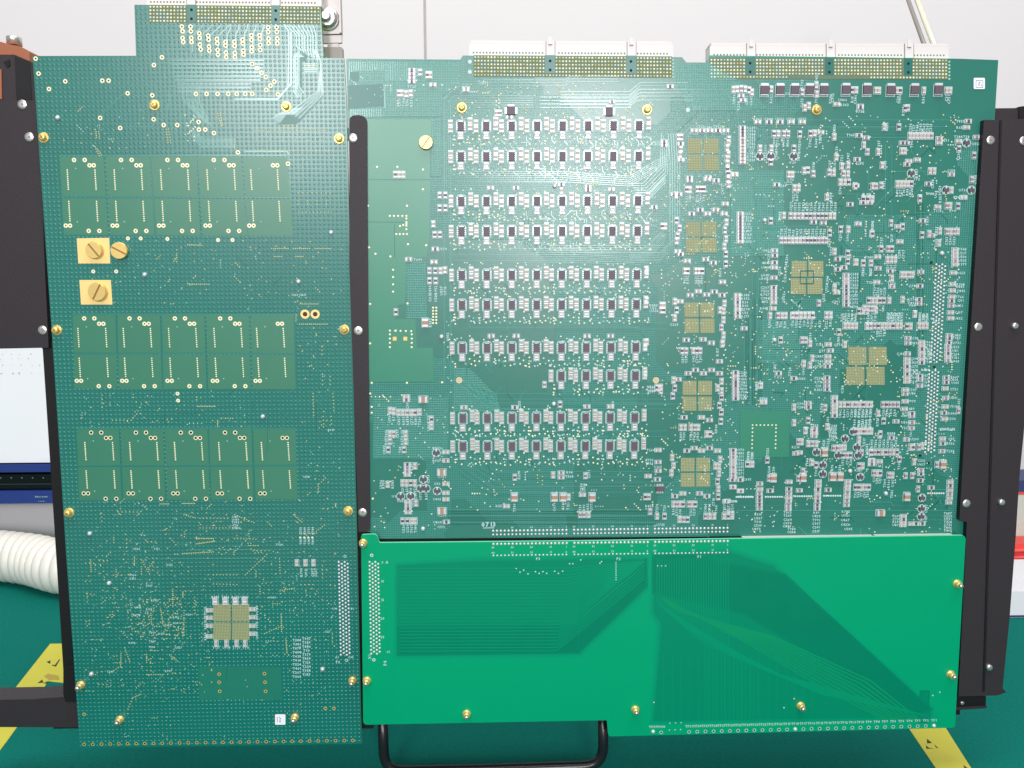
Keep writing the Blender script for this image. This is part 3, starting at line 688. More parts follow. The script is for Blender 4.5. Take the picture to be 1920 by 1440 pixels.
# large plain pour at the left
MBd.plate(poly([(682, 224), (816, 224), (816, 258), (806, 262), (806, 446), (800, 482), (762, 486), (760, 570), (745, 573), (743, 598), (779, 598), (782, 652), (812, 652), (814, 716), (692, 716), (686, 480)]), Y1, 'mask_pour')
pl(MBd, [(684, 337), (806, 337)], .9, 'mask_trace_dark'); pl(MBd, [(683, 416), (758, 417)], .9, 'mask_trace_dark'); pl(MBd, [(740, 420), (740, 482)], .9, 'mask_trace_dark')
MBd.plate(poly([(1388, 770), (1481, 770), (1479, 857), (1386, 857)]), -.000105, 'mask_pour')
for a_ in [(1411, 797, 1455, 797, 7), (1411, 803, 1410, 840, 6), (1455, 803, 1454, 840, 6), (731, 405, 762, 405, 5), (743, 439, 763, 439, 4), (762, 410, 762, 430, 4), (737, 506, 737, 547, 4),
           (731, 620, 771, 621, 5), (731, 627, 731, 651, 4), (772, 627, 772, 651, 4), (742, 620, 742, 620, 1), (812, 577, 812, 606, 6), (818, 577, 818, 606, 6), (750, 424, 762, 420, 3)]: vrow(MBd, *a_, 1.9, 'gold')
for a_, b_ in [(740, 635), (760, 635)]: pr(MBd, a_-3.5, b_-3.5, a_+3.5, b_+3.5, 'brass'); 
for a_, b_ in [(707, 313), (745, 313), (793, 318), (793, 355), (690, 386), (763, 386), (692, 464), (704, 476), (732, 481), (765, 458), (799, 460), (694, 570), (764, 569), (694, 644), (697, 718), (763, 718), (829, 717), (694, 738), (697, 763), (697, 774), (699, 935)]: via(MBd, a_, b_, 2.0)
# trace bundles
def bundle(mb, pts, n, pit, w_=1.0, m='mask_trace_soft', dx=0, dy=1):
    for k in range(n): pl(mb, [(x+dx*k*pit, y+dy*k*pit) for x, y in pts], w_, m if k % 3 else 'mask_trace')
bundle(MBd, [(905, 150), (1060, 150), (1068, 143), (1160, 143)], 3, 5)
bundle(MBd, [(1050, 172), (1180, 172), (1200, 155), (1290, 155)], 5, 6.0, 1.3)
bundle(MBd, [(1012, 182), (1178, 182), (1195, 168), (1300, 168)], 4, 6.5, 1.3)
bundle(MBd, [(870, 180), (1000, 180)], 6, 4.2); bundle(MBd, [(846, 155), (862, 155)], 6, 4)
bundle(MBd, [(1300, 168), (1360, 168), (1382, 205), (1384, 236)], 3, 5, 1.2, dx=-1)
bundle(MBd, [(860, 322), (1060, 322), (1180, 330), (1250, 290)], 6, 3.8)
bundle(MBd, [(1180, 344), (1205, 344), (1238, 310), (1240, 250)], 5, 4.2, 1.3, dx=.8)
bundle(MBd, [(1190, 362), (1215, 362), (1248, 328)], 4, 4.5, 1.3, 'mask_trace')
bundle(MBd, [(1253, 250), (1256, 300), (1256, 460)], 5, 4.6, 1.4, 'mask_trace', 1, 0)
bundle(MBd, [(850, 466), (1070, 466), (1200, 470), (1248, 428)], 8, 3.7)
bundle(MBd, [(1030, 460), (1250, 460)], 4, 4.4); bundle(MBd, [(1180, 474), (1237, 474), (1262, 450)], 5, 4.6, 1.3)
bundle(MBd, [(880, 603), (1180, 603), (1250, 606)], 6, 3.6); bundle(MBd, [(960, 540), (1180, 540)], 3, 3.5)
bundle(MBd, [(900, 679), (1030, 679), (1060, 690)], 3, 3.6); bundle(MBd, [(880, 716), (930, 738), (1250, 738), (1300, 735)], 7, 3.4)
bundle(MBd, [(850, 700), (920, 755), (1260, 756)], 4, 3.6); bundle(MBd, [(880, 808), (1250, 808)], 4, 3.5)
bundle(MBd, [(890, 858), (930, 884), (1270, 884)], 9, 3.3, 1, 'mask_trace_soft'); bundle(MBd, [(860, 870), (920, 912), (1260, 912)], 6, 3.6, 1, 'mask_trace_soft')
bundle(MBd, [(840, 955), (1240, 955)], 8, 4, 1, 'mask_trace_dark'); bundle(MBd, [(1380, 930), (1780, 930)], 6, 9, 1, 'mask_trace_soft')
bundle(MBd, [(1400, 225), (1780, 225)], 4, 4.2, 1.1); bundle(MBd, [(1440, 240), (1700, 240)], 4, 6)
bundle(MBd, [(1410, 240), (1410, 620)], 6, 3.8, 1.1, 'mask_trace_soft', 1, 0); bundle(MBd, [(1395, 560), (1395, 760)], 9, 4, 1, 'mask_trace_dark', 1, 0)
bundle(MBd, [(1660, 270), (1660, 470)], 5, 4, 1, 'mask_trace_soft', 1, 0); bundle(MBd, [(1716, 380), (1716, 640)], 5, 3.6, 1, 'mask_trace_dark', 1, 0)
bundle(MBd, [(1430, 425), (1560, 425), (1600, 470), (1700, 470)], 5, 3.6, 1.1); bundle(MBd, [(1425, 667), (1455, 667), (1475, 690), (1475, 740)], 4, 3.6, 1)
bundle(MBd, [(838, 180), (833, 186), (833, 720)], 4, 4, 1.2, 'mask_trace_soft', 1, 0); bundle(MBd, [(830, 186), (860, 160), (880, 158)], 2, 4, 1.4)
bundle(MBd, [(1300, 200), (1300, 245)], 9, 4.2, 1, 'mask_trace_soft', 1, 0); bundle(MBd, [(1365, 230), (1368, 245)], 2, 4)
for y0 in (262, 318, 402, 458, 541, 597, 677, 730, 808, 860):
    for _ in range(26):
        x = R.uniform(860, 1230); L_ = R.uniform(8, 34); y = y0+R.uniform(-9, 12); d_ = R.choice([(1, 0), (.7, .7), (-.7, .7), (0, 1)])
        p = [(x, y), (x+d_[0]*L_*.5, y+d_[1]*L_*.5), (x+d_[0]*L_*.5+(L_*.5 if d_[0] == 0 else 0)*.7, y+d_[1]*L_*.5+L_*.35)]
        pl(MBd, p, 1.0, R.choice(['mask_trace', 'mask_trace_soft', 'mask_trace_dark']))
for _ in range(260):
    x, y = R.uniform(1270, 1790), R.uniform(215, 990); L_ = R.uniform(10, 70); d_ = R.choice([(1, 0), (0, 1), (.7, .7), (.7, -.7)])
    if x+d_[0]*L_ < 1800: pl(MBd, [(x, y), (x+d_[0]*L_, y+d_[1]*L_), (x+d_[0]*L_+R.choice([0, 6, -6]), y+d_[1]*L_+8)], R.uniform(.8, 1.3), R.choice(['mask_trace_soft', 'mask_trace_dark', 'mask_trace_soft', 'mask_trace']))
# vias of the main board
for (x0, y0, x1, y1, n) in [(850, 152, 1230, 225, 120), (1270, 215, 1800, 470, 330), (1380, 470, 1800, 760, 430), (1490, 760, 1790, 900, 190), (1240, 330, 1380, 960, 260), (1380, 900, 1790, 1000, 60),
                            (850, 870, 1250, 960, 70), (690, 740, 850, 990, 60), (655, 125, 850, 215, 16), (1040, 330, 1240, 350, 40), (830, 600, 850, 740, 12)]:
    scatter(MBd, x0, y0, x1, y1, int(n*1.5), 1.35, ('gold', 'silk', 'silk_soft', 'gold_dull'))
for a_, b_ in [(861, 713), (1230, 713)]: avia(MBd, a_, b_, 6, 'bracket_grey', 'brass', f=.7)
via(MBd, 1290, 206, 4, 'silk'); via(MBd, 881, 116, 3.5, 'silk'); via(MBd, 881, 135, 3.5, 'silk')
for k in range(6): via(MBd, 1262, 113+k*6.4, 2, 'silk_soft')
for k in range(6): via(MBd, 1780, 116+k*6.4, 2, 'silk_soft')
for a_, b_ in [(1746, 492), (1752, 688), (1741, 868), (1725, 854)]:
    p_, q_ = xz(a_, b_); MBd.disc(p_, q_, 2.6*PX, -.00012, 'hole', 10)
# processor lands
for (cx, cy, w_, h_) in [(1318.5, 290, 58, 60), (1315, 445, 57, 58), (1311.5, 596, 56, 57), (1307.5, 742, 55, 56), (1304, 885.5, 55, 54)]: quad_land(MBd, cx, cy, w_, h_, 3.2)
quad_land(MBd, 1624.5, 686, 72, 71, 4, 2)
quad_land(MBd, 1513, 520.5, 60, 62, 3, .8)
for a_ in ([(1501, 508), (1525, 508)], [(1501, 532), (1525, 532)], [(1501, 508), (1500, 532)], [(1525, 508), (1525, 532)]): MBd.line(poly(a_), 1.8*PX, -.00013, 'mask_trace_dark')
zig(MBd, 1764, 496, 1753.5, 679, 4, 7.05, 5.6); zig(MBd, 1751, 695, 1743, 848, 4, 6.9, 5.6)
# rows of pads along the junction
def padrow(mb, x0, x1, y, n, r=2.2, base=0.0, sl=-.0125):
    for k in range(n):
        x = x0+(x1-x0)*k/(n-1); p_, q_ = xz(x, y+sl*(x-924), base); mb.disc(p_, q_, r*PX, base-.00003, 'solder', 8, .0004)
for x0, x1 in ((924.6, 1062), (1076.5, 1214), (1228, 1364)):
    padrow(MBd, x0, x1, 995.6, 20, 2.5); padrow(MBd, x0, x1, 1002.6, 20, 2.2)
    padrow(BB, x0+.6, x1+.6, 1020.3, 20, 2.5, YB); padrow(BB, x0+.6, x1, 1041.8, 20, 1.9, YB)
    for k in range(5):
        x = x0+36*k if k < 4 else x1; yy_ = -.0125*(x-924)
        text(MBd, ['39', '30', '20', '10', '1'][k], x, 989.3+yy_, 3.6)
        text(BB, ['39', '30', '20', '10', '1'][k], x, 1026.5+yy_, 3.6, base=YB); text(BB, ['40', '31', '21', '11', '2'][k], x, 1036.3+yy_, 3.8, base=YB)
text(BB, 'P3', 1009, 1047.5, 5, base=YB); text(BB, 'P2', 1160, 1047.5, 5, base=YB); text(BB, 'P1', 1311, 1043.5, 5, base=YB)
text(MBd, '0713', 916.5, 983, 9, 1); pl(MBd, [(906, 990), (922, 989.5)], 1.3, 'silk')

# --- bright board --------------------------------------------------------------
zig(BB, 701, 1054, 704, 1226, 4, 6.95, 5.4, base=YB)
for k in range(5): text(BB, ['7', '10', '15', '20', '25'][k], 717.5, 1055+k*34.8, 4.5, base=YB)
text(BB, 'A', 726, 1054, 5, base=YB); text(BB, 'C1', 728, 1222, 4, base=YB); text(BB, 'P4', 722, 1243, 6, 90, base=YB); text(BB, 'X1', 693, 1231, 5, 90, base=YB)
for a_, b_, m_ in [(697, 1041, 'silk'), (701, 1237, 'silk')]: avia(BB, a_, b_, 3.2, 'hole', m_, YB)
mat('mask_bright_soft', (0, 128, 95), .38, noise=.05, spec=.15)
mat('mask_bright_deep', (0, 124, 93), .38, noise=.08, nscale=60, spec=.15)
mat('mask_bright_e1', (0, 153, 110), .38, noise=.04, spec=.15)
mat('mask_bright_edge', (0, 148, 107), .38, noise=.04, spec=.15)
_z = [0]
def darkzone(pts, m='mask_bright_dark', lift=0):
    n = len(pts); a = sum(pts[i][0]*pts[(i+1) % n][1]-pts[(i+1) % n][0]*pts[i][1] for i in range(n)); sg = 1 if a > 0 else -1
    for e, mm in (((12, 'mask_bright_e1'), (8, 'mask_bright_edge'), (4, 'mask_bright_mid'), (0, m)) if lift == 0 else ((5, 'mask_bright_soft'), (0, m))):
        out = []
        for i in range(n):
            d0 = (Vector(pts[i])-Vector(pts[i-1])).normalized(); d1 = (Vector(pts[(i+1) % n])-Vector(pts[i])).normalized()
            nn = Vector((d0.y+d1.y, -d0.x-d1.x)).normalized()*sg; q = Vector(pts[i])+nn*e; out.append((q.x, q.y))
        _z[0] += 1; BB.plate(poly(out, YB), YB-.000006-_z[0]*1.7e-6, mm, False)
darkzone([(745, 1060), (890, 1052), (1190, 1048), (1212, 1050), (1212, 1100), (1085, 1224), (745, 1228)])
darkzone([(1226, 1040), (1370, 1036), (1450, 1062), (1530, 1140), (1745, 1330), (1745, 1345), (1225, 1352), (1240, 1170), (1226, 1150)])
darkzone([(1728, 1298), (1740, 1298), (1738, 1352), (1724, 1352)], lift=.00004)
darkzone([(1226, 1045), (1300, 1045), (1470, 1080), (1745, 1330), (1690, 1345), (1560, 1250), (1400, 1150), (1226, 1110)], 'mask_bright_deep', .00002)
darkzone([(748, 1176), (1085, 1174), (1085, 1222), (748, 1226)], 'mask_bright_deep', .00002)
darkzone([(1085, 1120), (1210, 1050), (1210, 1098), (1086, 1222)], 'mask_bright_deep', .00002)
for k in range(26):
    y = 1066+k*6.2; pl(BB, [(748, y), (1068-k*1, y-1), (1208, y-135-1 if y > 1190 else max(1052, y-130))], 2.2, 'mask_bright_mid', YB)
for k in range(30):
    x = 1232+k*4.6; pl(BB, [(x, 1046), (x, 1130+k*3), (x+90+k*3, 1210+k*3.2), (x+90+k*3, 1350) if k < 14 else (1745, 1344)], 1.7, 'mask_bright_mid', YB)
for k in range(9): pl(BB, [(1240+k*3, 1120+k*3), (1400+k*6, 1205-k*1.5), (1560+k*9, 1300-k*3), (1660+k*8, 1350)], 3.4, 'mask_bright_olive', YB)
for k in range(60): pl(BB, [(1244+k*8.2, 1225), (1244+k*8.2, 1350)], 1.1, 'mask_bright_dark' if k % 2 else 'mask_bright_mid', YB) if 1244+k*8.2 < 1500+k else None
for k in range(31):
    x = 1292+k*15.3; y = 1372-k*.375
    if k in (13, 30):
        p_, q_ = xz(x, y, YB); BB.disc(p_, q_, 4*PX, YB, 'solder', 12, .0012)
    else: avia(BB, x, y, 3.7, 'hole', 'silk_soft', YB, .5)
    text(BB, 'TP%d' % (31-k), x, y-10.5, 4.6, .8, base=YB)
for x in (1224.5, 1239.5): text(BB, 'TP5%d' % (9 if x < 1230 else 8), x, 1362.5, 4.6, .8, base=YB)
p_, q_ = xz(1224.5, 1371.8, YB); BB.disc(p_, q_, 4*PX, YB, 'solder', 12, .0012); avia(BB, 1239.5, 1373, 3.7, 'hole', 'silk_soft', YB, .5)
for a_ in [(1256, 1356, 1277, 1355, 3), (1255, 1369, 1276, 1368, 3), (1233, 1061, 1248, 1061, 3), (1155, 1055, 1155, 1087, 9)]: vrow(BB, *a_, 1.1, 'silk', YB)
for a_, b_ in [(968,1066),(975,1073),(982,1069),(990,1076),(1004,1072),(1011,1075),(1018,1072),(1025,1075),(1040,1071),(1047,1075),(1055,1071),(1068,1057),(1074,1057),(1089,1050),(1125,1056),(1128,1053),(1226,1317),(1489,1310),(1470,1327),(1762,1298),(1749,1304)]: via(BB, a_, b_, 1.3, 'silk', YB)

# ------------------------------------------------------------------ components
# prototypes are built round the origin, front towards -y, sizes in photo pixels
def p_cap(w_=5.4, h_=10.6, body='cap_body', silk=True, depth=2.4):
    m = MB(); e = h_*.27; d = -depth*PX
    if silk:
        for sx_, sy_, ww, hh in ((0, h_/2+1.2, w_+3, .9), (0, -h_/2-1.2, w_+3, .9), (w_/2+1.1, 0, .8, h_+1.4), (-w_/2-1.1, 0, .8, h_+1.4)): m.rect(sx_*PX, sy_*PX, ww*PX, hh*PX, -.00012, 'silk')
    m.box(0, 0, w_*PX*.94, (h_-2*e)*PX, d*.96, 0, body)
    m.box(0, (h_-e)/2*PX, w_*PX, e*PX, d, 0, 'solder'); m.box(0, -(h_-e)/2*PX, w_*PX, e*PX, d, 0, 'solder')
    return m
def p_sot():
    m = MB(); m.disc(0, 0, 8.4*PX, -.00010, 'silk', 14)
    m.disc(0, 0, 7.2*PX, -.00013, 'mask_plane', 14)
    m.box(0, 0, 10*PX, 6*PX, -3.2*PX, -.3*PX, 'chip_black'); m.box(0, 5*PX, 3*PX, 4.4*PX, -1.6*PX, 0, 'solder')
    for q in (-3.6, 3.6): m.box(q*PX, -5*PX, 3*PX, 4.4*PX, -1.6*PX, 0, 'solder')
    return m
def p_chip():                   # small amplifier package with lead rows and printed frame
    m = MB(); m.plate([(a*PX, b*PX) for a, b in [(-9, -9), (9, -9), (9, 8), (6, 12), (-6, 12), (-9, 8)]], -.00008, 'silk')
    m.plate([(a*PX, b*PX) for a, b in [(-7.8, -8), (7.8, -8), (7.8, 7.4), (5.4, 10.8), (-5.4, 10.8), (-7.8, 7.4)]], -.0001, 'mask_trace_soft')
    m.box(0, 0, 11.4*PX, 15.4*PX, -4.2*PX, -.4*PX, 'chip_black')
    for k in range(4):
        for sx_ in (-1, 1): m.box(sx_*6.7*PX, (k-1.5)*3.7*PX, 3.0*PX, 2.3*PX, -1.8*PX, 0, 'chip_lead')
    for q in (-7.6, 7.6): m.disc(q*PX, -10.2*PX, 1.4*PX, -.0001, 'silk', 6)
    m.box(0, 9*PX, 8*PX, 1.5*PX, -.9*PX, 0, 'chip_lead')
    return m
def p_dpak():
    m = MB(); m.box(0, 0, 15*PX, 14*PX, -5*PX, -.3*PX, 'chip_black'); m.box(0, 9*PX, 14*PX, 5.6*PX, -3.2*PX, 0, 'solder')
    m.box(0, -8*PX, 14*PX, 3*PX, -2.2*PX, 0, 'chip_lead')
    for q in (-8.2, 8.2): m.rect(q*PX, -1*PX, 1.0*PX, 22*PX, -.0001, 'silk')
    m.rect(0, -11.2*PX, 16*PX, 1*PX, -.0001, 'silk')
    return m
def p_net():                    # four-element resistor network beside each amplifier
    m = MB(); m.rect(0, 0, 9*PX, 24*PX, -.00008, 'silk'); m.rect(0, 0, 7.4*PX, 22.4*PX, -.00010, 'mask_trace_soft')
    for k in (-1, 1):
        m.box(0, k*5.6*PX, 6.4*PX, 5.0*PX, -2.4*PX, 0, 'cap_body')
        for e in (-1, 1): m.box(0, (k*5.6+e*3.7)*PX, 6.8*PX, 2.2*PX, -2.6*PX, 0, 'solder')
    return m
def p_tan(): return p_cap(11, 15, 'cap_brown', True, 6)
def p_stud(r=4.2):
    m = MB(); m.lathe(0, 0, [(r*PX, -.00002), (r*PX, -.0006), (r*.8*PX, -.0013), (r*.35*PX, -.0017)], 'solder', 16); return m
def p_capm():
    m = p_cap(8.6, 12, 'cap_pale')
    for q in (2.9, -2.9): m.box(0, q*PX, 7*PX, .9*PX, -2.5*PX, -1*PX, 'res_body')
    return m
PROTO = {'cap': p_cap(), 'capd': p_cap(5.4, 10.4, 'res_body'), 'capr': p_cap(5.2, 10.2, 'rose_body'), 'capm': p_capm(), 'sot': p_sot(), 'chip': p_chip(), 'dpak': p_dpak(), 'net': p_net(), 'tan': p_tan(), 'stud': p_stud()}
PME = {}
def proto_mesh(k, rot):
    key = (k, rot)
    if key not in PME:
        m = MB(); m.add(PROTO[k], rot=math.radians(rot)); PME[key] = m.mesh(k)
    return PME[key]
main_board = put('circuit_board', MBd, top, tuple(W(1240, 1005, 0)), label='large green circuit board crowded with parts, right of the black bar')
left_board = put('circuit_board', LB, top, tuple(W(410, 1398, 0)), label='tall narrow green circuit board on the left')
low_board = put('circuit_board', BB, top, tuple(W(1240, 1370, YB)), label='bright green circuit board across the bottom')
EXTRA = {}; COUNT = {}
NAME = {'cap': 'capacitor', 'capd': 'resistor', 'capm': 'resistor', 'capr': 'ferrite_bead', 'sot': 'transistor', 'chip': 'chip', 'dpak': 'power_transistor', 'net': 'resistor_network', 'tan': 'ceramic_capacitor', 'stud': 'solder_stud'}
def comp(board, k, px, py, rot=0):
    p = W(px, py, 0); loc = (p.x, -.00005-R.random()*.00009, p.z); key = (board.name, NAME[k]); n = COUNT.get(key, 0); COUNT[key] = n+1
    if n < 100:
        o = bpy.data.objects.new(NAME[k], proto_mesh(k, rot)); C.objects.link(o); place(o, board, loc)
    else:
        EXTRA.setdefault(key, (board, MB()))[1].add(PROTO[k], loc[0], loc[1], loc[2], math.radians(rot))
# ten rows of amplifier modules
ROWS = [(237, 0), (294, 0), (377.5, 0), (434, 0), (516, 0), (572, 0), (652.5, 0), (705.5, 4), (784, 0), (837, 0)]
text_rows = MB()
for y, first in ROWS:
    xa = 864+(y-237)*.007; xb = 1198-(y-237)*.0148
    for k in range(first, 8):
        x = xa+(xb-xa)*k/7; yk = y-.004*(x-xa)
        comp(main_board, 'chip', x, yk); comp(main_board, 'capm', x-.3, yk+17.4)
        comp(main_board, 'net', x-19.2, yk)
        comp(main_board, 'net', x+17.6, yk-4.5)
# extra single parts; items: code x y [n dx dy], in the enlarged crop's own pixels (origin, scale)
silkL = MB()
def block(ox, oy, sc, items, board=None, mb=None):
    board = board or main_board; mb = mb or silkL
    for it in items.split(';'):
        f = it.split()
        if not f: continue
        c_, x, y = f[0], float(f[1]), float(f[2]); n = int(f[3]) if len(f) > 3 else 1
        dx, dy = (float(f[4]), float(f[5])) if len(f) > 5 else (0, 0)
        for k in range(n):
            X, Y = ox+(x+dx*k)/sc, oy+(y+dy*k)/sc
            if c_ == 'r': comp(board, R.choice(['cap', 'cap', 'capd', 'capr']), X, Y, 0)
            elif c_ == 'R': comp(board, R.choice(['cap', 'capr', 'capd']), X, Y, 90)
            elif c_ == 'l': lab(mb, X, Y, 90, h=4.4)
            elif c_ == 'L': lab(mb, X, Y, 0, h=4.2)
            elif c_ == 'q': comp(board, 'sot', X, Y, 0)
            elif c_ == 'Q': comp(board, 'sot', X, Y, 180)
            elif c_ == 'd': comp(board, 'dpak', X, Y, 0)
            elif c_ == 't': comp(board, 'tan', X, Y, 0)
            elif c_ == 'T': comp(board, 'tan', X, Y, 90)
            elif c_ == 'o': comp(board, 'stud', X, Y, 0)
            elif c_ == 'w': via(mb, X, Y, 1.9, 'silk')
            elif c_ == 'c': comp(board, 'chip', X, Y, 0)
block(1360, 140, 6, """d 437 175;d 612 175;d 778 175;d 943 175;d 1105 175;d 1352 172;d 1590 172;r 90 170;r 130 165;r 175 160;r 220 165;r 265 175;r 295 200;l 95 275;l 145 350;l 240 290;l 290 290;R 175 240;R 195 290;
r 513 165;l 513 270;L 685 215;r 860 200;l 860 110;r 1020 120;r 1022 220;l 1025 30;l 1020 300;l 1180 270;l 1205 260;L 1320 285;L 1340 340;R 1250 335;r 1425 175;r 1468 175;l 1425 280;l 1460 280;R 1515 355;L 1515 415;l 860 320;r 890 375;r 935 350;
R 362 535 5 125 0;L 362 500 5 125 0;R 190 600 11 0 38.5;L 290 600 11 0 36;r 545 665 2 48 0;r 655 665 2 48 0;r 835 670;r 955 665;r 1000 660;R 1070 650;l 545 760;l 587 760;l 652 760;l 700 760;l 835 760;l 952 765;l 1018 770;l 1068 725;
r 1222 700;l 1225 610;r 1595 870;R 1500 685;R 1580 712;r 1555 790;L 1410 680;q 388 920;r 388 830;l 447 840;l 450 925;q 510 920;r 515 830;l 572 830;l 572 910;r 510 985;q 768 920;r 770 830;l 830 830;l 825 920;L 760 990;
r 1245 930;l 1250 845;l 1310 940;l 1380 930;R 1480 955;L 1510 1000;r 1305 1030;r 1378 1020;l 1175 1010;l 1228 1010;r 1165 1100;r 1215 1105;r 1325 1115;r 1375 1115;r 1290 1210;r 1340 1210;r 1385 1210;l 1290 1295;r 885 1080;r 925 1075;r 985 1115;l 988 1030;
r 710 1125;r 750 1125;l 700 1210;l 738 1190;R 575 1240;L 640 1250;r 775 1275;r 820 1275;l 765 1370;l 805 1370;r 1140 1380;l 1185 1380;R 1465 1250;R 100 1120""")
block(1600, 140, 6, """d 150 175;d 415 175;d 685 175;d 950 172;r 250 180;r 285 180;r 490 180;r 525 180;l 500 270;l 520 270;r 790 180;l 785 270;r 1045 180;r 1085 180;l 1045 260;l 1075 280;R 75 370;L 75 415;r 580 380;r 610 375;l 560 410;
r 345 590;l 375 585;r 510 590;r 630 690 7 41 0;l 640 600 7 38 0;R 550 770;R 590 770;l 655 770;r 540 860;r 575 860;r 275 870;l 285 790;r 320 1020;l 355 1020;R 620 975;R 600 1010;R 715 960;q 650 1110;l 710 1110;L 712 1175;
r 490 1230 5 40 0;l 490 1320 5 38 0;r 860 1085;r 905 1085;R 1100 1125;L 1100 1080;R 1290 525;L 1205 525;R 1270 595;L 1205 595;R 960 720;R 960 770;L 1030 740;R 1180 750;L 1180 700;L 1270 700;q 1270 770;R 1380 705;L 1380 780;r 1185 835;l 1180 915;r 1355 910;r 1330 1180;l 1370 1180;
Q 1325 1300;L 1230 1300;R 1230 1380;L 1170 1380;q 1040 1300;r 1100 1300;l 970 1300;R 840 1230;l 890 1230;r 745 1390;L 860 1340;l 925 1345;l 975 1395;r 215 1255;r 250 1255;r 310 1245;l 345 1245;r 20 1255;r 110 1400 3 50 0""")
block(1360, 360, 6, """r 730 270 12 44.5 0;l 740 165 12 45 0;l 610 270;r 655 265;R 990 340;R 1100 350;r 625 545 13 42 0;l 630 460 12 44 0;r 1170 460;l 1165 570;r 1295 420;r 1380 420;l 1290 500;l 1375 500;R 1400 140;R 1545 120;R 1620 120;l 1550 60;l 1620 60;R 1490 360;
r 1645 470;l 1655 370;R 165 245 9 0 39;L 250 245 9 0 39;o 440 320;r 510 325;R 552 660;L 465 657;R 552 715;l 487 715;R 550 795;R 548 850;L 455 797;L 452 850;R 545 965;L 450 940;L 450 975;R 540 1075 5 0 42;L 445 1075 5 0 40;R 535 1310;L 435 1310;
r 500 1390;r 590 1390 3 42 0;r 755 1385 6 45 0;r 1135 1380;r 1180 1380;r 1225 670;l 1190 665;R 1260 755;r 1375 690;r 1375 780;L 1325 730;r 1460 790;r 1548 800;r 1638 800;l 1548 895;l 1635 900;R 1260 870;R 1330 850;
R 1355 935 9 0 42;L 1450 925 4 0 40;L 1445 1080 6 0 42;r 1225 1080;R 1250 1130;L 1250 1030;l 1145 990;l 1140 1080;L 1240 1235;r 1050 1250;l 1105 1190;l 680 830;l 690 750;l 610 890;l 655 1190;l 670 970;R 135 1160 7 0 40;L 225 1160 7 0 40""")
block(1600, 360, 6, """R 105 120;R 180 120;l 110 60;l 180 60;r 745 75;r 210 470;l 212 375;r 420 350;R 500 390;r 550 390;R 775 325;l 830 325;r 850 470;r 770 485;R 880 490;r 970 440;l 930 440;r 1050 445 4 40 0;l 1045 550 3 43 0;r 960 575;l 930 575;R 945 170;L 945 210;r 1050 155;r 1085 155;r 1175 160;
R 1240 62;L 1170 62;R 1140 650 5 0 42;L 1225 645 5 0 42;o 992 690;R 1120 910;L 1210 910;R 1110 1040;R 1110 1110;L 1205 1040;L 1200 1065;L 1210 1112;R 1105 1180;R 1100 1225;L 1195 1180;L 1205 1222;R 1095 1280;L 1185 1280;R 1090 1355;L 1185 1355;R 1090 1420;L 1180 1422;
r 380 760 3 43 0;l 380 840 3 43 0;r 390 640;r 430 640;R 520 560;l 430 520;r 310 640;l 315 560;R 270 730;L 175 735;r 30 790;r 110 800;r 195 800;l 105 900;l 190 900;R 275 860;R 410 890;l 515 700;l 560 700;r 540 930 4 40 0;R 755 900;R 260 1015;L 190 1017;R 430 1065;L 430 1025;r 430 970;R 745 1058;L 670 1058;
r 170 1220 5 42 0;l 235 1120 4 38 0;R 735 1210;R 735 1255;L 660 1210;L 660 1250;L 660 1275;r 400 1220;r 550 1210;r 120 1310 4 40 0;r 250 1330;l 330 1310;l 385 1400 5 40 0;r 690 1370;l 745 1400 3 40 0""")
block(1360, 580, 6, """r 750 70 6 46 0;L 150 0;r 500 70;r 590 70 3 42 0;l 495 160;l 580 170;l 625 165;l 668 170;l 755 155 6 43 0;r 1135 70;r 1180 70;l 1135 150;l 1180 150;l 1060 160;o 550 345;r 620 345;r 860 345;r 900 345;r 950 385;l 955 310;R 1155 395;L 1060 398;R 1180 465;L 1090 465;r 1275 255;l 1270 335;
r 975 550;R 1150 530;L 1055 530;R 1150 585;L 1055 585;R 1145 640;L 1050 640;r 950 630;r 880 610;l 878 690;r 1340 395;R 595 720;L 590 765;l 555 660;l 725 700;R 765 775;L 855 780;R 1140 770 4 0 43;L 1045 775 4 0 43;R 112 710 9 0 36.5;L 195 712 9 0 36.5;r 395 855;l 350 860;R 430 1045;L 430 1005;
R 1225 990 6 0 41;r 1290 1070 9 43 0;l 1290 1170 9 43 0;r 1120 1105;l 1080 1110;r 770 1100;L 850 1060;L 850 1100;R 930 1055;R 930 1100;r 930 1250;r 770 1275;r 900 1360;R 1000 1340;R 1000 1385;L 1000 1305;r 1145 1320;l 1150 1250;L 1210 1310 4 0 42;l 1450 1285;l 1500 1285 4 40 0;r 1480 1370 4 42 0;Q 1440 1375;
l 1310 90 5 38 0;r 1340 185 4 42 0;r 1590 190 2 42 0;l 1315 900;L 1270 400""")
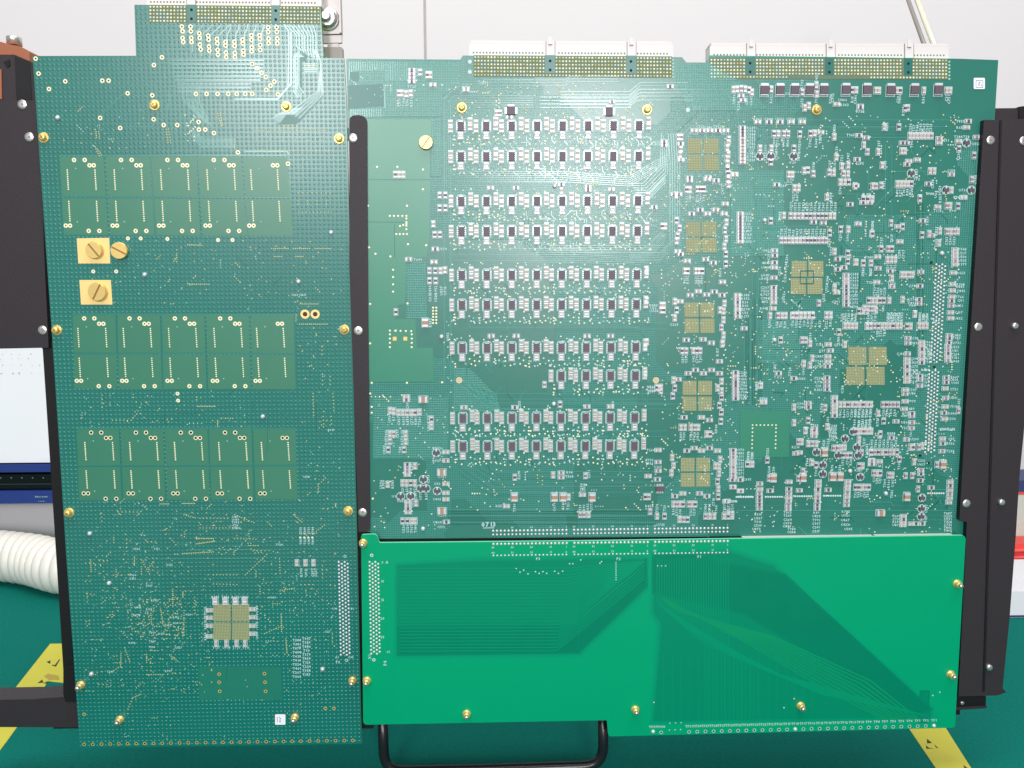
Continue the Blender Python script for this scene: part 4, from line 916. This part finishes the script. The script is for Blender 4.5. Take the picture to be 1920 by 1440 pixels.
block(1600, 580, 6, """r 150 185 10 42 0;l 165 90 3 40 0;l 400 90 4 40 0;l 270 260 3 38 0;r 60 20 3 45 0;r 600 190;r 640 190;r 735 185 3 42 0;l 745 100 3 42 0;r 690 55;R 612 325;L 695 325;R 610 380;L 695 382;R 605 500;L 530 500;R 600 560 7 0 42;L 680 555 7 0 43;R 765 370 7 0 38;L 840 370 7 0 37;L 810 680;L 720 710;R 745 750;R 745 790;L 815 745;L 815 785;L 810 820;R 740 860;L 815 860;
R 580 905;R 580 950;L 665 905;L 665 945;R 580 1035;L 655 1032;R 570 1120;L 640 1118;R 655 1170;R 655 1200;L 590 1165;L 590 1195;R 655 1272;L 585 1272;R 650 1335;L 580 1335;l 645 1385;R 1075 295;R 1075 325;L 1160 290;L 1160 320;R 1070 375;L 1160 378;R 1060 415 5 0 40;L 1145 425 5 0 40;R 1040 770;R 1040 820;L 1140 760;L 1130 790;L 1145 825;L 1130 898;R 1030 890;R 1035 998;L 1125 995;R 1030 1095;L 1125 1092;R 1015 1165;L 1110 1170;r 1180 1140;l 1185 1050;R 1020 1232;L 1105 1232;L 1010 1350;L 1100 1352;
r 20 1070 5 42 0;l 20 1165 5 42 0;r 330 1070 5 42 0;l 335 1160 4 42 0;r 275 1170;r 340 1255;l 270 1265;R 478 1260;l 60 1280 4 42 0;r 30 1370 5 42 0;r 300 1400;L 425 1395""")
block(1360, 800, 6, """R 85 265 9 0 38;L 165 260 9 0 38;R 75 597;R 165 597;L 245 592;r 250 420;r 300 420;l 260 325;l 300 325;r 470 375;l 475 285;t 535 575;r 490 580;l 490 490;l 540 490;t 870 570;r 820 580;r 870 500;R 385 640;R 385 700;R 380 750 5 0 42;L 370 985;L 370 1030;L 365 1070;L 365 1110;L 350 1150;
R 715 620;R 712 700;R 712 750;R 710 795;R 710 835;R 705 885;R 705 925;L 700 965;L 700 1000;L 700 1045;L 698 1085;L 695 1120;L 745 1150;L 745 1185;R 1042 615;R 1042 660;R 1038 705;R 1036 750;R 1035 795;R 1034 835;R 1030 880;R 1030 920;L 1025 965;L 1025 1005;L 1022 1050;L 1022 1090;L 1020 1130;L 1020 1175;
R 1375 615;R 1373 660;R 1370 700;R 1368 745;R 1366 785;R 1362 830;R 1360 880;L 1355 955;L 1352 1000;L 1350 1050;L 1345 1100;L 1385 1150;R 170 725;R 500 720;R 830 715;R 1155 710;w 125 792 8 26 0;w 455 790 8 26 0;w 785 783 8 26 0;w 1110 778 8 26 0;
r 1460 680 5 38 0;l 1460 755 5 35 0;R 85 680;r 75 985;r 30 985;l 40 910;l 80 910;R 20 835;L 80 838;r 900 45;R 995 35;R 995 70;R 995 105;r 820 170;r 855 170;r 930 190 3 45 0;R 790 300;R 830 290;L 790 230;Q 1025 285;t 1110 285;l 1105 200;l 1155 180;r 1215 240;r 1260 240;r 1300 235;r 1340 230;Q 1345 135;r 1500 150;Q 1480 230;Q 1270 320;r 1325 320;r 1365 320;r 1405 320;Q 1495 320;l 1560 170;l 1590 240;l 1590 300;
r 970 400;l 920 400;r 1020 430;l 1020 510;Q 1095 430;Q 1095 530;t 1200 560;t 1285 560;l 1200 475;l 1285 475;o 1400 498;r 1500 440;r 1540 440;L 1500 490;Q 1515 565;l 1320 390;l 1370 390;l 1410 390;L 1205 20 4 0 42;r 1450 50 5 45 0;r 1640 290;R 1640 380;R 1640 420""")
block(1600, 800, 6, """r 295 95;R 425 125;L 425 80;r 195 285 8 42 0;l 205 190 7 45 0;R 205 375;R 205 420;R 290 390;L 290 435;R 595 145;L 690 140;r 640 230;r 670 230;r 770 220;r 735 230;r 515 365;l 512 440;r 680 395;L 765 380;L 765 425;R 755 490;R 755 530;R 750 605;t 1000 420;r 935 425;r 225 520;r 260 520;r 300 520;l 230 595;l 265 595;l 295 595;r 395 545;r 435 545;l 350 635;l 395 640;l 440 635;
r 585 550;r 660 550;o 362 750;l 430 755;t 595 785;r 725 700;Q 770 800;Q 765 920;Q 762 1010;l 820 920;l 815 1040;R 873 685;w 840 750 8 25 0;R 1085 620;R 1085 665;R 1083 710;R 1080 755;R 1078 800;R 1070 850;L 1062 975 7 0 32;T 300 968;R 560 1005;R 560 1040;R 558 1075;R 556 1105;L 485 1005;L 485 1040;L 485 1070;L 485 1105;R 650 1090;R 700 1090;R 770 1090;L 1020 25;L 1100 25;R 1000 135;L 1100 135;R 1000 190;L 1090 190;R 995 275;L 1090 275;r 60 140;r 90 290""")
block(1180, 230, 8, """R 970 120 5 118 0;L 970 165;L 1060 60;L 1180 70;L 1320 60;L 1430 160;r 735 220;r 775 220;R 765 320;r 770 400;r 755 480;R 770 560;r 1490 250;r 1480 300;r 1465 380;r 1480 480;r 1460 540;r 1470 610;r 1470 700;r 1480 760;r 1480 850;r 1485 930;R 1580 780;R 900 830;R 900 870;R 1165 850;R 1180 820;R 1300 870;L 1300 910;
r 860 1005;r 905 1005;r 1020 1000;r 1070 1000;r 1115 1000;l 860 1130;l 905 1120;l 1020 1130;l 1065 1130;l 1115 1130;l 1395 1010;R 1435 1220;R 660 1075;R 740 1075;R 520 290;R 520 340;L 400 290;L 400 330;R 930 1370;R 1060 1310;R 1170 1370;R 1290 1310;R 1420 1370;r 280 1100;L 350 1120;R 370 1270;r 280 440;r 290 40;r 700 1090""")
block(1180, 390, 5.5375, """r 490 130;r 520 210;r 500 290;r 490 340;R 500 450;R 530 480;r 1005 150;r 990 230;r 1000 320;r 985 400;r 1000 480;r 1000 580;R 600 550;R 790 535;R 870 570;r 575 655;r 605 655;r 690 655 3 33 0;l 575 745;l 605 745;l 690 745;l 720 745;l 750 745;l 942 670;R 965 768;R 630 905;R 715 865;R 800 900;R 880 870;R 960 905;
r 470 970;R 525 970;r 490 1060;r 470 1140;L 465 1210;r 985 990;r 940 1060;r 975 1070;r 975 1160;r 955 1240;r 975 1320;r 970 1400;R 590 1370;R 765 1365;R 850 1400;r 330 1010;r 355 1010;r 330 1060;r 355 1060;L 250 1010;L 250 1040;L 255 1070;r 340 190;r 370 190;L 250 130;L 250 180;r 180 200;r 180 660;r 180 960;R 1190 1250;r 180 1390""")
block(1180, 640, 4, """r 395 70;r 425 70;r 480 70;r 505 70;r 530 70;l 400 130;l 425 130;l 480 130;l 505 130;l 530 130;l 660 80;R 675 150;r 695 20;R 440 240;R 495 215;R 555 240;R 615 215;R 675 240;r 330 290;R 365 285;r 340 350;r 325 410;r 690 300;r 660 350;r 690 370;r 690 420;r 675 480;r 690 530;r 685 600;R 410 570;R 540 570;R 600 590;r 385 645;r 415 645;r 460 645;r 490 645;r 515 645;l 385 710;l 410 710;l 462 710;l 487 710;l 512 710;l 650 655;r 578 695;r 605 695;
R 430 820;R 485 800;R 540 820;R 600 800;R 660 820;r 320 870;r 330 930;r 315 985;r 680 885;r 645 935;r 670 935;r 670 990;r 660 1050;r 665 1105;r 665 1165;R 340 1160;R 400 1140;R 525 1140;R 580 1160;r 330 1220 4 24 0;r 445 1220 3 24 0;l 330 1270;l 355 1280;l 380 1285;l 460 1280;l 485 1280;r 375 1335;r 405 1335;r 435 1335;R 215 815;L 160 815;R 215 905;L 150 890;L 150 915;R 215 970;L 215 940;R 140 1010;R 210 1035;
r 120 1165;r 145 1165;r 155 1275;L 150 1235;r 207 1310;l 207 1250;r 263 1310;l 263 1250;r 570 1310;r 600 1310;r 635 1310;l 570 1250;l 600 1250;l 650 1260;r 708 1310;r 740 1310;r 770 1310;l 712 1250;l 742 1250;l 772 1250;L 235 1375;l 630 1205;R 722 1200;L 780 1200;R 775 1090;R 832 1120;w 815 1165 6 20 0;r 885 920;r 915 920;l 890 858;l 920 858;r 985 330;l 955 330;R 1005 455;L 1005 430;r 205 345;r 235 345;r 235 370;L 165 345;L 165 375;r 118 40;r 118 240;r 112 555;r 108 765""")
block(840, 600, 3.5125, """t 437 1165;t 700 1165;t 757 1165;t 948 1165;r 793 1165;l 437 1235;l 700 1230;l 757 1225;l 790 1225;l 945 1225;R 385 1225;L 335 1225;R 885 1150;l 878 1102;l 898 1102;l 870 1235;l 895 1235;l 920 1235;r 870 1280;r 895 1280;r 925 1280;r 692 1020;R 745 1005;R 745 1035;L 800 1003;L 800 1030;r 440 1035;l 468 1020;r 905 1025;l 928 1015;r 635 425;o 697 552;r 738 555;R 105 575;R 440 575;l 470 560;R 915 570;R 1070 570;l 1085 555;R 285 105;R 450 105;R 915 105;R 1070 105;L 1340 440;L 1345 465;r 1390 450""")
block(840, 40, 4, """R 135 515;L 135 495;R 1665 490;R 460 720;R 320 1250;R 510 1250;R 850 1225;R 1050 1240;R 1050 1265;R 1225 1260;r 365 690;r 390 690;L 1230 580;R 1230 605;L 1100 690;r 365 745;o 800 1235;r 850 1270;l 930 1500;L 270 465""")
block(680, 120, 9.6, """R 885 115;R 885 185;R 885 250;R 885 320;r 1035 155;l 960 150;r 1170 200;r 1215 200;R 1265 380;r 655 530;r 700 530;r 785 540;r 870 530;l 660 690;l 740 690;l 800 690;l 875 690;w 820 300;w 965 300;w 1095 380;w 1430 380;L 885 405""")
block(400, 0, 4, """r 1365 1310;r 1395 1310;r 1425 1310;R 1895 670""")
block(400, 340, 4, """r 1698 105;r 1698 200;r 1740 105;r 1740 200;r 1650 320;r 1660 400;r 1700 400;R 1665 508;L 1720 508;R 1465 585;L 1535 588;R 1655 605;r 1622 670;r 1665 670;r 1705 670;r 1738 665;r 1622 745;r 1668 745;l 1625 815;l 1668 815;l 1710 820;l 1738 820;l 1625 870;l 1668 870;t 1590 1060;l 1628 1060;o 1712 1165;l 1758 1165;r 1370 980""")
block(680, 740, 5.54, """T 630 48;R 455 20;R 455 55;r 285 165;r 325 170;r 375 185;r 420 185;r 465 185;r 508 185;r 545 185;r 592 180;l 280 240;l 322 225;l 375 270;l 425 270;l 467 270;l 510 270;l 550 270;l 590 270;r 715 255;l 685 255;r 715 330;l 685 330;r 285 405;r 325 405;l 245 405;l 360 405;r 448 405;l 410 405;r 285 485;l 242 485;r 450 485;l 408 485;r 268 570;l 225 570;r 432 570;l 388 570;
q 765 605;R 865 595;L 770 555;R 865 685;L 770 685;R 465 725;R 465 760;R 465 795;R 465 830;r 545 740;l 508 740;T 822 805;L 822 855;r 262 930;l 190 930;l 215 930;l 310 930;r 415 915;r 458 915;r 500 915;r 542 915;l 415 995;l 458 995;l 500 995;l 542 995;q 630 880;l 680 875;q 602 975;q 660 975;R 865 925;L 775 925;q 775 1000;R 865 1020;L 775 1085;R 865 1085;q 395 1055;L 345 1055;q 500 1055;l 550 1040;l 602 1045;l 660 1045;L 400 1105;R 472 1110;R 472 1145;R 472 1180;R 472 1220;r 555 1125;l 515 1125;T 825 1205;L 825 1255;
r 415 1310;r 465 1310;r 510 1310;r 548 1310;l 425 1390;l 467 1390;l 508 1390;l 548 1390;o 628 1390;R 870 1320;L 780 1325;L 815 1372;l 465 105;w 505 812;w 425 812;w 510 1210;w 435 1210""")
# printed lettering belongs to the board surface: same mesh as the board
def join_into(o, mb, off):
    a = o.data; n = MB(); names = [m.name for m in a.materials]
    base = mb.mesh('x', off)
    import bmesh
    bm_ = bmesh.new(); bm_.from_mesh(a); remap = []
    for m in base.materials:
        if m.name not in names: names.append(m.name); a.materials.append(m)
        remap.append(names.index(m.name))
    for p in base.polygons: p.material_index = p.material_index
    idx = [remap[p.material_index] for p in base.polygons]
    base.polygons.foreach_set('material_index', idx)
    bm_.from_mesh(base); bm_.to_mesh(a); bm_.free()
# gold vias beside each amplifier, read from the enlarged rows
for y, first in ROWS:
    xa = 864+(y-237)*.007; xb = 1198-(y-237)*.0148
    for k in range(first, 8):
        x = xa+(xb-xa)*k/7
        for a_, b_ in ((-13.5, 17), (-14.5, 24), (-11.5, 24.5), (-14, 30), (-13.5, 34.5), (6, 30), (14, 20), (22, 24), (23, 13), (-3, 33), (24, 33), (16, 30)):
            if R.random() < .85: via(silkL, x+a_+R.uniform(-1, 1), y+b_+R.uniform(-1, 1), 1.6, R.choice(['gold', 'gold', 'silk', 'silk_soft']))
        for _ in range(7): via(silkL, x+R.uniform(-22, 26), y-R.uniform(11, 24)+R.choice([0, 0, 46]), 1.4, R.choice(['gold', 'silk']))
        pl(silkL, [(x+3, y+27), (x+9, y+34)], 1.4, 'mask_trace'); pl(silkL, [(x-20, y+18), (x-20, y+26), (x-14, y+33)], 1.0, 'mask_trace')
join_into(main_board, silkL, ORG[main_board.name])
block2 = MB()
# left-board parts: decoupling parts round the processor land, three by the connector
for x in (404, 423, 442, 459): comp(left_board, 'capm', x, 1127, 0)
for x in (406, 425, 444, 460): comp(left_board, 'cap', x, 1206, 0)
for y in (1144, 1158, 1173, 1193): comp(left_board, 'cap', 393, y, 90)
for y in (1142, 1157, 1173, 1188): comp(left_board, 'cap', 474, y, 90)
for x in (557, 573, 588): comp(left_board, 'cap', x, 1055, 0)
for x in (565, 574, 586, 592): lab(block2, x, 1073, 90, h=4.4)
for x in (404, 423, 442, 459): lab(block2, x, 1119, 0, h=4); lab(block2, x+2, 1214, 0, h=4)
for y in (1144, 1158, 1173, 1193): lab(block2, 385, y, 90, h=4); lab(block2, 482, y-2, 90, h=4)
join_into(left_board, block2, ORG[left_board.name])
for a_, b_ in [(109, 221), (272, 515), (621, 436), (560, 528), (493, 781), (169, 1000), (205, 1093), (172, 1263), (605, 1254)]: comp(left_board, 'stud', a_, b_)
for (bn, nm), (brd, mb) in EXTRA.items():
    o = put(nm, mb, brd, tuple(ORG[bn])); o['kind'] = 'stuff'
# the two larger chips above row one, the eight-lead chip
def big_chip(px, py, w_, h_, horiz=True):
    m = MB(); p = W(px, py, 0); x, z = p.x, p.z
    m.box(x, z, w_*PX, h_*PX, -5*PX, -.3*PX, 'chip_black')
    if horiz:
        for s_ in (-1, 1): m.box(x+s_*(w_/2+2)*PX, z, 3.8*PX, h_*.8*PX, -2.5*PX, 0, 'solder')
        m.box(x, z+(h_/2+2.6)*PX, w_*.8*PX, 3*PX, -1.4*PX, 0, 'solder')
    else:
        for s_ in (-1, 1):
            for k in range(4): m.box(x+(k-1.5)*3.6*PX, z+s_*(h_/2+2.4)*PX, 2*PX, 4.4*PX, -2*PX, 0, 'solder')
    put('chip', m, main_board, (x, 0, z))
big_chip(958, 208, 15, 14); big_chip(1142, 210, 13, 15); big_chip(1237, 916, 15, 9, False)

# ------------------------------------------------------------------ screws
def brass_screw(board, px, py, base=0.0, r=9.3, tall=1.0, cross=True):
    x, z = xz(px, py, base); m = MB(); P_ = PX
    m.lathe(x, z, [(r*P_, base), (r*P_, base-.0004), (r*.93*P_, base-.0006)], 'brass', 26)
    h = base-.0006; hr = r*.70
    m.lathe(x, z, [(hr*P_, h), (hr*P_, h-.0016*tall), (hr*.86*P_, h-.0022*tall), (hr*.5*P_, h-.0025*tall)], 'brass', 24)
    e = h-.0025*tall
    for a_ in (35, 125):
        c_, s_ = math.cos(math.radians(a_)), math.sin(math.radians(a_)); L_, w_ = hr*.52*P_, hr*.11*P_
        m.plate([(x+c_*L_-s_*w_, z+s_*L_+c_*w_), (x-c_*L_-s_*w_, z-s_*L_+c_*w_), (x-c_*L_+s_*w_, z-s_*L_-c_*w_), (x+c_*L_+s_*w_, z+s_*L_-c_*w_)], e-.00003, 'brass_dark')
    put('screw', m, board, (x, base, z))
def stud_screw(board, px, py, base=0.0):   # brass nut with a steel screw end standing out of it
    x, z = xz(px, py, base); m = MB(); r = 8.2*PX
    m.lathe(x, z, [(r, base), (r, base-.0006), (r*.9, base-.0009), (r*.76, base-.0010), (r*.76, base-.0034), (r*.66, base-.0040)], 'brass', 22)
    m.lathe(x, z, [(r*.52, base-.0040), (r*.52, base-.0058), (r*.40, base-.0064), (r*.15, base-.0065)], 'steel', 18)
    m.disc(x, z, r*.2, base-.00652, 'brass_dark', 8)
    put('screw', m, board, (x, base, z))
def slotted(board, px, py, r, ang, base=0.0, h=.003):
    x, z = xz(px, py, base); m = MB(); q = r*PX
    m.lathe(x, z, [(q*.95, base), (q, base-h*.3), (q, base-h*.75), (q*.94, base-h)], 'brass', 32)
    c_, s_ = math.cos(math.radians(ang)), math.sin(math.radians(ang)); L_, w_ = q*.9, q*.09
    m.plate([(x+c_*L_-s_*w_, z+s_*L_+c_*w_), (x-c_*L_-s_*w_, z-s_*L_+c_*w_), (x-c_*L_+s_*w_, z-s_*L_-c_*w_), (x+c_*L_+s_*w_, z+s_*L_-c_*w_)], base-h-.00004, 'brass_dark')
    put('slotted_screw', m, board, (x, base, z))
for a_, b_ in [(290, 197), (537, 200), (82, 258), (636, 260)]: brass_screw(left_board, a_, b_)
for a_, b_ in [(107, 619), (646, 618), (130, 961), (653, 958)]: brass_screw(left_board, a_, b_, tall=1.3)
for a_, b_ in [(152, 1284), (661, 1276), (225, 1349), (553, 1345)]: stud_screw(left_board, a_, b_)
for a_, b_ in [(866, 202), (1213, 206), (1531, 206)]: brass_screw(main_board, a_, b_)
for a_, b_ in [(681, 1018), (688, 1276), (875, 1338), (1191, 1330), (1501, 1323), (1794, 1094), (1782, 1264)]: stud_screw(low_board, a_, b_, YB)
slotted(left_board, 179, 469, 15.5, -52); slotted(left_board, 226, 470, 15.5, -28); slotted(left_board, 185, 547, 17, 62); slotted(main_board, 799, 268, 12.5, 55)
def steel_screw(parent, px, py, base, r=8.5, tall=.0006):
    x, z = xz(px, py, base); m = MB(); q = r*PX
    m.lathe(x, z, [(q, base), (q, base-tall*.5), (q*.85, base-tall), (q*.4, base-tall*1.1)], 'steel', 24)
    m.disc(x, z, q*.28, base-tall*1.1-.0001, 'bracket_dark', 6)
    put('screw', m, parent, (x, base, z))
for a_, b_ in [(42, 196), (55, 257), (80, 619)]: steel_screw(side_frame, a_, b_, .002)
cbar = bpy.data.objects['centre_bar']
for a_, b_ in [(662, 259), (672, 620), (680, 961)]: steel_screw(cbar, a_, b_, -.0015)
for a_, b_ in [(1857, 263), (1834, 613), (1812, 944), (1919, 264)]: steel_screw(rail, a_, b_, YR, 8)
for a_, b_ in [(1901, 611), (1876, 941), (1853, 1250)]: steel_screw(rail, a_, b_, YR, 6.5, .0022)
steel_screw(bpy.data.objects['rail_foot'], 1804, 1318, .0, 4)

# ------------------------------------------------------------------ white connectors at the top edge
def connector(board, x0, x1, yt, yb_, tabs, y0, slope=0.0, name='connector'):
    m = MB(); d = .011; sl = lambda x: slope*(x-x0)
    def pg(a, b, c_, e): return poly([(a, c_+sl(a)), (b, c_+sl(b)), (b, e+sl(b)), (a, e+sl(a))], y0)
    m.prism(pg(x0, x1, yt+5.5, yb_), y0, y0+d, 'plastic_white')
    m.prism(pg(x0+3, x1-1, yt, yt+5.2), y0+.0006, y0+d-.001, 'plastic_white')
    m.prism(pg(x0, x1, yt+5.2, yt+6.4), y0+.0002, y0+d-.0004, 'plastic_line')
    m.prism(pg(x0, x1, yb_-1.2, yb_+14), y0+.0004, y0+d*.8, 'plastic_line')
    n = int((x1-x0-10)/6.15)
    for k in range(n):
        x = x0+8+k*6.15
        if any(abs(x-t) < 10 for t in tabs): continue
        m.plate(pg(x-1.3, x+1.3, yb_-8, yb_-5), y0-.00003, 'plastic_line')
    for t in tabs:
        m.prism(pg(t-8, t+8, yt+.5, yb_-1), y0-.0006, y0-.00005, 'plastic_white')
        m.prism(pg(t-4, t+3, yt-6, yt+8), y0-.0012, y0-.0007, 'plastic_white')
        m.prism(pg(t-4, t+3, yt+8, yt+9), y0-.0010, y0-.0007, 'plastic_line')
        for s_ in (-8.6, 8): m.prism(pg(t+s_, t+s_+.7, yt+1, yb_-1), y0-.0007, y0-.0003, 'plastic_line')
    put('connector', m, board, tuple(W((x0+x1)/2, yb_, y0)))
yc = .0026
connector(main_board, 880, 1262, 75, 105, [1032, 1184], yc, .006)
connector(main_board, 1331, 1779, 80, 109, [1408, 1557, 1704], yc, .003)
connector(left_board, 275, 603, -22, 10, [359, 517], yc, .006)

# white strips of the board-to-board socket showing above the bright board
for a_, b_, c_ in [(1392, 1636, 1007.2), (1640, 1786, 1003.8)]:
    m = MB(); m.prism(poly([(a_, c_), (b_, c_-(b_-a_)*.0125), (b_, c_+6-(b_-a_)*.0125), (a_, c_+6)], -.003), -.0032, -.0003, 'plastic_white')
    put('socket_strip', m, main_board, tuple(W((a_+b_)/2, c_, -.003)))
# stickers
def sticker(board, cx, cy, s_, ink):
    m = MB(); m.prism(rounded([(cx-s_/2, cy-s_/2), (cx+s_/2, cy-s_/2), (cx+s_/2, cy+s_/2), (cx-s_/2, cy+s_/2)], 2.2*PX, -.0002), -.0003, -.00022, 'label_white')
    for a_ in ink: m.line([xz(*p, -.0003) for p in a_], .9*PX, -.00033, 'label_ink')
    put('sticker', m, board, tuple(W(cx, cy, 0)))
sticker(main_board, 1836, 156.5, 21, [[(1830, 151), (1843, 151), (1843, 164), (1830, 164), (1830, 151)], [(1834, 154), (1838, 154), (1834, 159), (1838, 160)], [(1840, 158), (1841, 162)]])
sticker(left_board, 525.5, 1349, 19.5, [[(520, 1344), (520, 1354)], [(523, 1344), (527, 1348)], [(523, 1352), (527, 1352)], [(525, 1347), (525, 1355)]])
